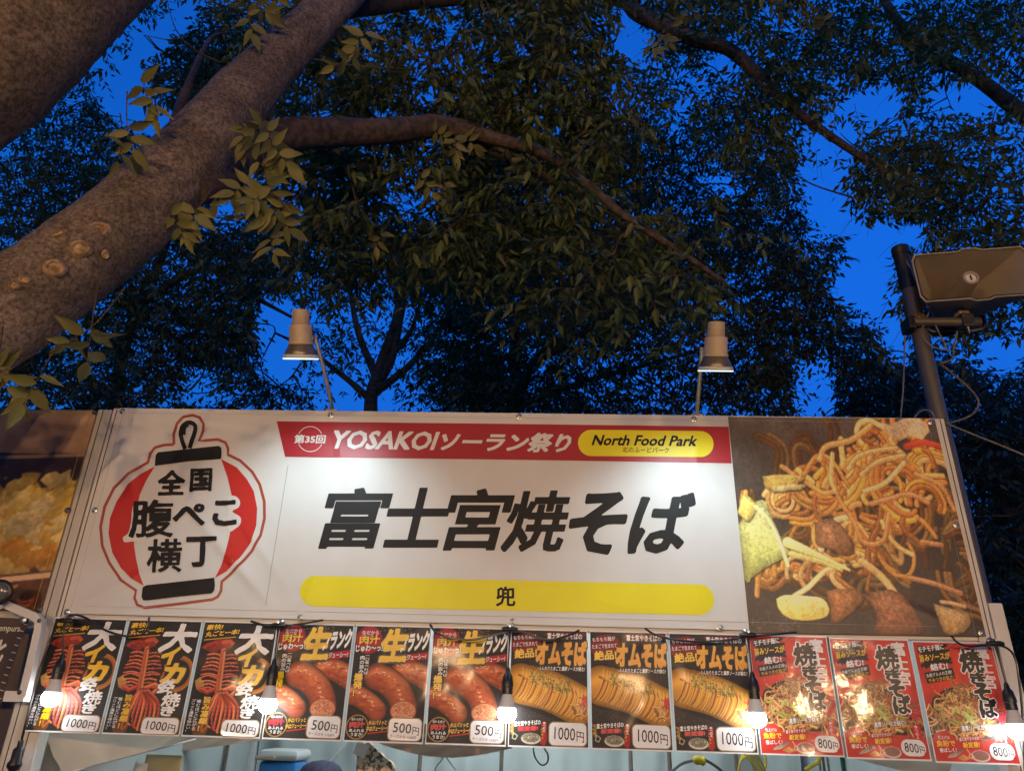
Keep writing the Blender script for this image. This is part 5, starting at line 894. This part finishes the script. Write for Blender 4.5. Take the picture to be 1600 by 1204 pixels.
def limb(tree, name, pts, r0, r1, mat='dbark', sides=12, amp=.10, nscale=3., world=False, n=8, rad=None):
    P = catmull([p if world else at(*p) for p in pts], n); rr = np.linspace(r0, r1, len(P)) if rad is None else np.interp(np.linspace(0, 1, len(P)), np.linspace(0, 1, len(rad)), rad)
    MB().tube(P, rr, sides, noise_amp=amp, nscale=nscale).build(name, M[mat], tree, True); return P
def grow(tree, skel, regions, spread, per, nl, slen, length, col, seed, fine=False, twig=True, tr=.012):
    rng = np.random.default_rng(seed); Cs = np.vstack([clump_centres(p, n, a, b, rng) for p, n, a, b in regions]); nodes = np.array(skel); tm = MB()
    order = np.argsort([np.linalg.norm(nodes-c, axis=1).min() for c in Cs])
    for i in order:
        c = Cs[i]; d = np.linalg.norm(nodes-c, axis=1); s_ = nodes[d.argmin()]; D = d.min()
        if D > .05:
            mid = s_*.5+c*.5+rng.normal(0, .08*D, 3)+np.array([0, 0, .06*D]); q = catmull([s_, mid, c], 4); tm.tube(q, np.linspace(tr*min(2.2, .6+D*.5), tr*.4, len(q)), 5, caps=False); nodes = np.vstack([nodes, q[3:]])
    B, A, Nn, tw = sprays(Cs, per, spread, nl, slen, rng)
    if twig:
        for q in tw[::1 if fine else 3]: tm.tube(q, [.0035, .0025, .0012], 3, caps=False)
    tag(tm.build('branches', M['dbark'], tree), kind='stuff'); leaf_mesh('foliage', B, A, Nn, length, col, tree, rng, fine); return len(B)
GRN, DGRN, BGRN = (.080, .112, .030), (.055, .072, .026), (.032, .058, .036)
# -- the big leaning tree whose limbs cross the upper left
t1 = thing('leaning_tree', (-4.1, -.95, 0), 'big smooth barked tree leaning over the stalls, pruning scars on its limb', 'tree')
fork = np.array([-3.15, -.80, 2.15]); sk1 = []
limb(t1, 'trunk', [(-4.15, -.95, -.1), (-4.05, -.93, .7), (-3.75, -.88, 1.5), fork, (-2.75, -.75, 2.75)], 0, 0, 'bark', 28, .07, 2.5, True, 10, [.46, .38, .36, .36, .24])
L1 = limb(t1, 'limb', [fork-np.array([.12, 0, .12]), at(-190, 610, -.70), at(-60, 525, -.62), at(70, 445, -.52), at(190, 352, -.40), at(300, 240, -.25), at(405, 122, -.05), at(510, 18, .15), at(590, -60, .4), at(680, -130, .8)], 0, 0, 'bark', 40, .085, 2.6, True, 12, [.26, .215, .188, .180, .178, .168, .145, .128, .11, .09])
L2 = limb(t1, 'limb', [fork-np.array([.10, 0, .1]), at(-300, 400, -.95), at(-165, 190, -1.0), at(0, 72, -1.0), at(135, -40, -.95), at(290, -180, -.8), at(430, -330, -.6)], 0, 0, 'bark', 40, .09, 2.4, True, 12, [.30, .29, .275, .255, .235, .21, .18])
L3 = limb(t1, 'limb', [(300, 300, -.28), (340, 275, -.10), (385, 237, .10), (440, 212, .25), (520, 207, .45), (600, 206, .65), (680, 198, .85), (735, 206, 1.0), (770, 218, 1.1)], 0, 0, 'dbark', 20, .08, 5, False, 8, [.07, .112, .108, .098, .090, .084, .078, .064, .052])
L4 = limb(t1, 'branch', [(700, 199, .9), (770, 216, .95), (850, 240, .98), (915, 287, 1.0), (975, 337, 1.05), (1060, 392, 1.1), (1130, 440, 1.2)], .05, .016)
L5 = limb(t1, 'branch', [(720, 205, .95), (790, 240, 1.3), (850, 275, 1.6), (890, 300, 1.8), (935, 345, 2.1)], .04, .014); L6 = limb(t1, 'branch', [(480, 20, .15), (600, 5, .8), (760, -5, 1.6), (900, -10, 2.2), (1000, 15, 2.6)], .085, .035)
L7 = limb(t1, 'branch', [(250, 255, -.30), (300, 120, .1), (330, 60, .6), (360, 50, 1.2)], .03, .006, sides=8); L8 = limb(t1, 'twig', [(344, 98, -.05), (310, 82, -.1), (285, 62, -.1), (260, 62, -.1), (225, 55, -.1)], .007, .002, sides=6); limb(t1, 'twig', [(285, 62, -.1), (272, 40, -.12), (262, 5, -.12)], .004, .002, sides=6)
limb(t1, 'twig', [(468, 88, .1), (520, 98, .1), (570, 104, .12), (640, 108, .15)], .006, .002, sides=6); limb(t1, 'twig', [(608, 105, .13), (620, 80, .13), (627, 55, .15)], .004, .0015, sides=6)
sk1 = np.vstack([L3[20:], L4, L5, L6, L1[-20:]])
def scar(u, v, rx, ry, rot):
    d = ray(u, v); d /= np.linalg.norm(d); best = None
    i = np.argmin([np.linalg.norm(np.cross(p-CAM, d)) for p in L1]); p = L1[i]; t = (p-CAM)@d; R_ = .178; q = CAM+d*(t-math.sqrt(max(R_**2-np.linalg.norm(np.cross(p-CAM, d))**2, 0))-.022); n_ = unit(q-p); a = unit(np.cross(n_, np.array([0, 0, 1.]))); b = np.cross(n_, a); c_, s_ = math.cos(rot), math.sin(rot); mb = MB(); V = []
    sc_ = ((q-CAM)@FW)/F_PX
    for (k, h) in ((1.25, -.012), (1.05, .006), (.85, .010), (.62, .004), (.3, .005), (.02, .005)):
        for j in range(18):
            th = 2*math.pi*j/18; w = 1+.12*mnoise.noise(Vector((3*math.cos(th), 3*math.sin(th), u))); x_, y_ = rx*k*w*math.cos(th), ry*k*w*math.sin(th); V.append(q+a*(x_*c_-y_*s_)*sc_+b*(x_*s_+y_*c_)*sc_+n_*h)
    mb.add(V, [(i_*18+j, i_*18+(j+1) % 18, (i_+1)*18+(j+1) % 18, (i_+1)*18+j) for i_ in range(5) for j in range(18)]); mb.build('pruning_scar', M['scar'], t1, True)
for a_ in ((153, 359, 15, 11, .3), (126, 388, 13, 11, .2), (85, 419, 14, 12, .4), (40, 437, 8, 6, .2), (22, 446, 7, 6, .1), (165, 398, 5, 6, .3), (92, 366, 9, 4, .5), (12, 575, 14, 9, .3)): scar(*a_)
n1 = grow(t1, sk1, [([(330, 0), (1000, 0), (1010, 250), (1080, 470), (900, 500), (720, 400), (520, 430), (440, 400), (420, 240), (480, 100)], 230, .9, 3.2), ([(560, -150), (1400, -150), (1300, 0), (500, 0)], 60, .8, 3.)], .20, 12, 9, .28, .105, GRN, 21, True)
# the nearest leaves, each its own piece
def leaf_proto(i):
    mb = MB(); L, w = 1., .175+.015*i; ts = (0, .12, .3, .5, .7, .88, 1.); ws = (0, .62, 1., .90, .56, .22, 0); V = [(0, t*L, -.10*t*t-.02*i*t) for t in ts]
    for sg in (-1, 1): V += [(sg*w*a*(1+.06*(j % 2)), t*L-.02, .05*a-.10*t*t+.015*((j+i) % 2)) for j, (t, a) in enumerate(zip(ts, ws))]
    n = len(ts); Fc = []
    for s_ in (0, 1):
        for j in range(n-1): Fc.append((j, j+1, n*(s_+1)+j+1, n*(s_+1)+j))
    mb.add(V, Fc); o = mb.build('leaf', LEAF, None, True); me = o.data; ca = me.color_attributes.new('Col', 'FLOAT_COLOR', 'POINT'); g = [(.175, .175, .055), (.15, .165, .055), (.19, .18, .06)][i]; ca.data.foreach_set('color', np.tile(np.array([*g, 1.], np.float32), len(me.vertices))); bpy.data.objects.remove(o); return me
LP_ = [leaf_proto(i) for i in range(3)]; nleaf = 0; rng = np.random.default_rng(33)
NEAR = [(560, 66, -0.24, 7, 0.118), (535, 98, -0.22, 5, 0.101), (228, 150, -0.64, 6, 0.112), (240, 168, -0.62, 5, 0.112), (205, 222, -0.67, 6, 0.112), (190, 236, -0.67, 4, 0.101), (400, 205, -0.42, 9, 0.106), (425, 225, -0.44, 9, 0.112), (440, 245, -0.42, 6, 0.112), (380, 215, -0.37, 7, 0.101), (415, 262, -0.37, 6, 0.101), (375, 295, -0.37, 7, 0.112), (400, 310, -0.34, 8, 0.112), (430, 305, -0.32, 6, 0.112), (440, 345, -0.22, 7, 0.112),
        (425, 385, -0.17, 6, 0.112), (430, 330, -0.27, 6, 0.112), (300, 345, -0.34, 8, 0.112), (280, 355, -0.37, 6, 0.112), (340, 338, -0.32, 6, 0.106), (118, 528, -0.88, 5, 0.095), (140, 545, -0.88, 4, 0.101), (25, 590, -0.78, 5, 0.101), (48, 612, -0.78, 5, 0.095), (8, 600, -0.78, 4, 0.095), (690, 212, 0.80, 7, 0.106), (712, 232, 0.82, 7, 0.112), (735, 222, 0.90, 6, 0.112), (668, 290, 0.80, 6, 0.112), (690, 300, 0.85, 6, 0.112), (408, 12, -0.27, 7, 0.106), (392, 40, -0.27, 5, 0.101), (430, -5, -0.22, 5, 0.106),
        (590, 380, 1.00, 6, 0.112), (820, 250, 1.30, 7, 0.118), (790, 235, 1.20, 6, 0.112), (905, 225, 1.50, 7, 0.123), (880, 150, 1.50, 7, 0.123), (1040, 60, 2.00, 7, 0.134), (1075, 25, 2.00, 7, 0.134), (1020, 75, 2.00, 6, 0.129), (1270, 25, 2.20, 7, 0.146), (1290, 40, 2.20, 6, 0.146)]
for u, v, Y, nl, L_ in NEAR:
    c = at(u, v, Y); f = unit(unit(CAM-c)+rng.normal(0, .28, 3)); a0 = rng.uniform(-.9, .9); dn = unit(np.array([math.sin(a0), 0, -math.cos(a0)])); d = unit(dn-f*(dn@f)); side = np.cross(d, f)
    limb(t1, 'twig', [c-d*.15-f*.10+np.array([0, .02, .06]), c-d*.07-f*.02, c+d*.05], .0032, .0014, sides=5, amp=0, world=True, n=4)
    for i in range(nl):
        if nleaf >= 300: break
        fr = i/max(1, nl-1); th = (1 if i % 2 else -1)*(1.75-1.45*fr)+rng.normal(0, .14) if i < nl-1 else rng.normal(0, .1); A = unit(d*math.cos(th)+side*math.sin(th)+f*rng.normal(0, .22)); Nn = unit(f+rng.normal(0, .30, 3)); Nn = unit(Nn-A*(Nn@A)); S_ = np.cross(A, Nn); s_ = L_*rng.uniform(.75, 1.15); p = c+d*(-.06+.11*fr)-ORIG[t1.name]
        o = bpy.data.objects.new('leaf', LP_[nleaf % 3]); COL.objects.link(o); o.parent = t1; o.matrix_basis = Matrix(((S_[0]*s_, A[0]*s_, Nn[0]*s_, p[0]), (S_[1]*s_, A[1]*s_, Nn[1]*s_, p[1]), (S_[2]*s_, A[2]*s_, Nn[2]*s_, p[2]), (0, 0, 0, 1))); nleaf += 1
# -- tree reaching in from the upper right
b = at(1750, 640, 5.5); t2 = thing('overhanging_tree', (b[0]+.8, 5.5, 0), 'tree whose dark arching branches reach over the loudspeaker', 'tree')
limb(t2, 'trunk', [(b[0]+.8, 5.5, -.1), (b[0]+.7, 5.4, 2.), (b[0]+.4, 5.2, 4.5), at(1760, 330, 4.8)], 0, 0, 'dbark', 16, .08, 3, True, 8, [.26, .2, .16, .12])
A1 = limb(t2, 'limb', [(1760, 330, 4.8), (1640, 215, 4.6), (1590, 172, 4.5), (1520, 118, 4.3), (1445, 78, 4.1), (1400, 30, 3.9), (1360, -40, 3.8)], .12, .05)
t2b = at(900, -60, 3.4); A2 = limb(t2, 'limb', [(1360, -40, 3.80), (1200, -90, 2.60), (1060, -50, 2.40), (985, 5, 2.40), (1040, 42, 2.45), (1085, 62, 2.50), (1140, 78, 2.60), (1185, 118, 2.70), (1215, 150, 2.80), (1260, 186, 2.90), (1320, 228, 3.10), (1390, 272, 3.30), (1450, 300, 3.50), (1520, 330, 3.70)], 0, 0, 'dbark', 12, .1, 3, False, 8, [.06, .075, .08, .08, .078, .075, .07, .06, .055, .048, .04, .032, .024, .015])
grow(t2, np.vstack([A1, A2]), [([(985, 0), (1600, 0), (1640, 300), (1620, 500), (1430, 520), (1390, 440), (1310, 320), (1240, 300), (1150, 190), (1010, 150)], 215, 2.6, 5.4), ([(1000, -160), (1700, -160), (1700, 0), (1000, 0)], 40, 2.6, 5.)], .27, 13, 9, .32, .112, GRN, 22, False)
# -- trees standing behind the stall
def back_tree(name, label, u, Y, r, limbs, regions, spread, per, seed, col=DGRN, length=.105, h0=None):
    p = at(u, 640, Y); t = thing(name, (p[0], Y, 0), label, 'tree', 'trees behind the stall'); top = at(*limbs[0][0][0])
    limb(t, 'trunk', [(p[0], Y, -.1), (p[0], Y, p[2]*.5), top], r*1.25, r*.85, world=True); sk = []
    for pts, r0, r1 in limbs: sk.append(limb(t, 'limb', pts, r0, r1, sides=9))
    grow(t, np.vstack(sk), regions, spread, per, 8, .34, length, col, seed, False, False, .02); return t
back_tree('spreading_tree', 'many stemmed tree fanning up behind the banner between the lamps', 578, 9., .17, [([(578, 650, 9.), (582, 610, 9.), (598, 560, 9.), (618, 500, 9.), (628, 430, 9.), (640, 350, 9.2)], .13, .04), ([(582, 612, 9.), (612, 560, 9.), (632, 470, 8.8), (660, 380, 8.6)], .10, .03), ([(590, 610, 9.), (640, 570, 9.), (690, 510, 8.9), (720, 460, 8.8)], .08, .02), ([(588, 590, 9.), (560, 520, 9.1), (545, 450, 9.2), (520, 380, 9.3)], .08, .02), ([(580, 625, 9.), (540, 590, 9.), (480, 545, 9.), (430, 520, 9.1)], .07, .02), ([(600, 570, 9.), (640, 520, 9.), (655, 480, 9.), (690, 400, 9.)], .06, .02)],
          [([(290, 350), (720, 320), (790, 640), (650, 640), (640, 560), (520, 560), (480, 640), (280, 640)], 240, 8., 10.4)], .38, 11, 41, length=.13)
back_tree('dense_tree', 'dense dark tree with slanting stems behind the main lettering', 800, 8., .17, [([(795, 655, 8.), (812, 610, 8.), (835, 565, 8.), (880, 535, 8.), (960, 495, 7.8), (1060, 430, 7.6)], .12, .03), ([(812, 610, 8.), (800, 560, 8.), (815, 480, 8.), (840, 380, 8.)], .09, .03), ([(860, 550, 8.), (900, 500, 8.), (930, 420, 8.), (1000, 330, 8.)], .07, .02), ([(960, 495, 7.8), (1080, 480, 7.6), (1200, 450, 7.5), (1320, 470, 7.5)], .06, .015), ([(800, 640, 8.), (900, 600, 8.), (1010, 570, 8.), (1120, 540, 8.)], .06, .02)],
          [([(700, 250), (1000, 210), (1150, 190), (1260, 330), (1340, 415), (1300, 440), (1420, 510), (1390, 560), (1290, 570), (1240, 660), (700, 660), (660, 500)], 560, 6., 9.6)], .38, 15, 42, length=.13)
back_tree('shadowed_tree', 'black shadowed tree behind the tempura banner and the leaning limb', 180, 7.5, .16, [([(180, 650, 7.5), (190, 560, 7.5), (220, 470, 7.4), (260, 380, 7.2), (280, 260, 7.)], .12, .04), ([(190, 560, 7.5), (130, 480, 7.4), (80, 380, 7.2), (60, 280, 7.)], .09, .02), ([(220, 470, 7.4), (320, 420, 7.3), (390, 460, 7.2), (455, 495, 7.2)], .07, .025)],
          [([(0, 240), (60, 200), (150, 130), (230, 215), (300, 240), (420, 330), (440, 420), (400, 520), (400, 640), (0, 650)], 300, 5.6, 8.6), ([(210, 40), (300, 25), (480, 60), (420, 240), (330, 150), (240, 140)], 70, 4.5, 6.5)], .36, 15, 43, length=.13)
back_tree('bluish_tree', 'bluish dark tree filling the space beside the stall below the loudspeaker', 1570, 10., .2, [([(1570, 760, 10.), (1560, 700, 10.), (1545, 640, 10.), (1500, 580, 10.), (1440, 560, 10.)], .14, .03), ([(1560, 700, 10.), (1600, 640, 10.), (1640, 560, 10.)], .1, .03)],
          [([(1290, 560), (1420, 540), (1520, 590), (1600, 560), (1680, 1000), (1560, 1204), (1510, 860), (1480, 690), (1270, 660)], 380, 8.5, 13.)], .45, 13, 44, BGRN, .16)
hd = thing('shrub_row', (0, 12., 0), 'dark row of tall shrubs closing off the view behind the stall', 'shrubs'); rng = np.random.default_rng(50)
sh = MB()
for i in range(26): x_ = -9.5+.72*i+rng.normal(0, .1); sh.tube([(x_, 12, -.1), (x_+rng.normal(0, .1), 12, 2.5), (x_+rng.normal(0, .3), 12, 5.2)], [.06, .04, .015], 6)
tag(sh.build('stems', M['dbark'], hd), kind='stuff')
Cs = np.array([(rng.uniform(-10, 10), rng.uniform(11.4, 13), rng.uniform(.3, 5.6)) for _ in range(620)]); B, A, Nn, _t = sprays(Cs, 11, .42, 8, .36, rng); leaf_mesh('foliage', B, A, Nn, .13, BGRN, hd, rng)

# -- unseen trees added behind the photographer to keep blue sky light off the banner
def sky_block_tree(x, y, label, seed, zc=7.2, rx=4.2, n=330):
    t = thing('sky_block_tree', (x, y, 0), label, 'tree', 'added trees blocking the sky'); r_ = np.random.default_rng(seed)
    P = limb(t, 'trunk', [(x, y, -.1), (x+.05, y, 2.), (x-.1, y+.1, 4.4), (x, y+.2, 6.6), (x+.2, y+.3, 8.2)], .28, .08, world=True); c = r_.normal(0, 1, (n, 3)); c = c/np.linalg.norm(c, axis=1)[:, None]*r_.random((n, 1))**.4*np.array([rx, rx, 2.4])+np.array([x, y, zc])
    for i in range(7):
        a = i*.9; limb(t, 'limb', [(x-.05, y+.1, 4.2), (x+1.1*math.cos(a), y+1.1*math.sin(a), 5.6), (x+2.6*math.cos(a), y+2.6*math.sin(a), 6.8)], .09, .03, world=True, sides=8)
    B, A, Nn, _t = sprays(c, 9, .5, 7, .5, r_); leaf_mesh('foliage', B, A, Nn, .30, GRN, t, r_)
sky_block_tree(-4.6, -6.2, 'unseen tree added to block sky light, facing the squid posters', 61); sky_block_tree(4.4, -6.0, 'unseen tree added to block sky light, facing the red posters', 62); sky_block_tree(.2, -12.5, 'unseen tree added to block sky light, behind the fill lamps', 63, 6.6, 5.); sky_block_tree(-9.5, -11., 'unseen outlying tree added to block sky light, facing the tempura stall', 64, 6.4, 5.); sky_block_tree(9.5, -11., 'unseen outlying tree added to block sky light, facing the loudspeaker', 65, 6.4, 5.)
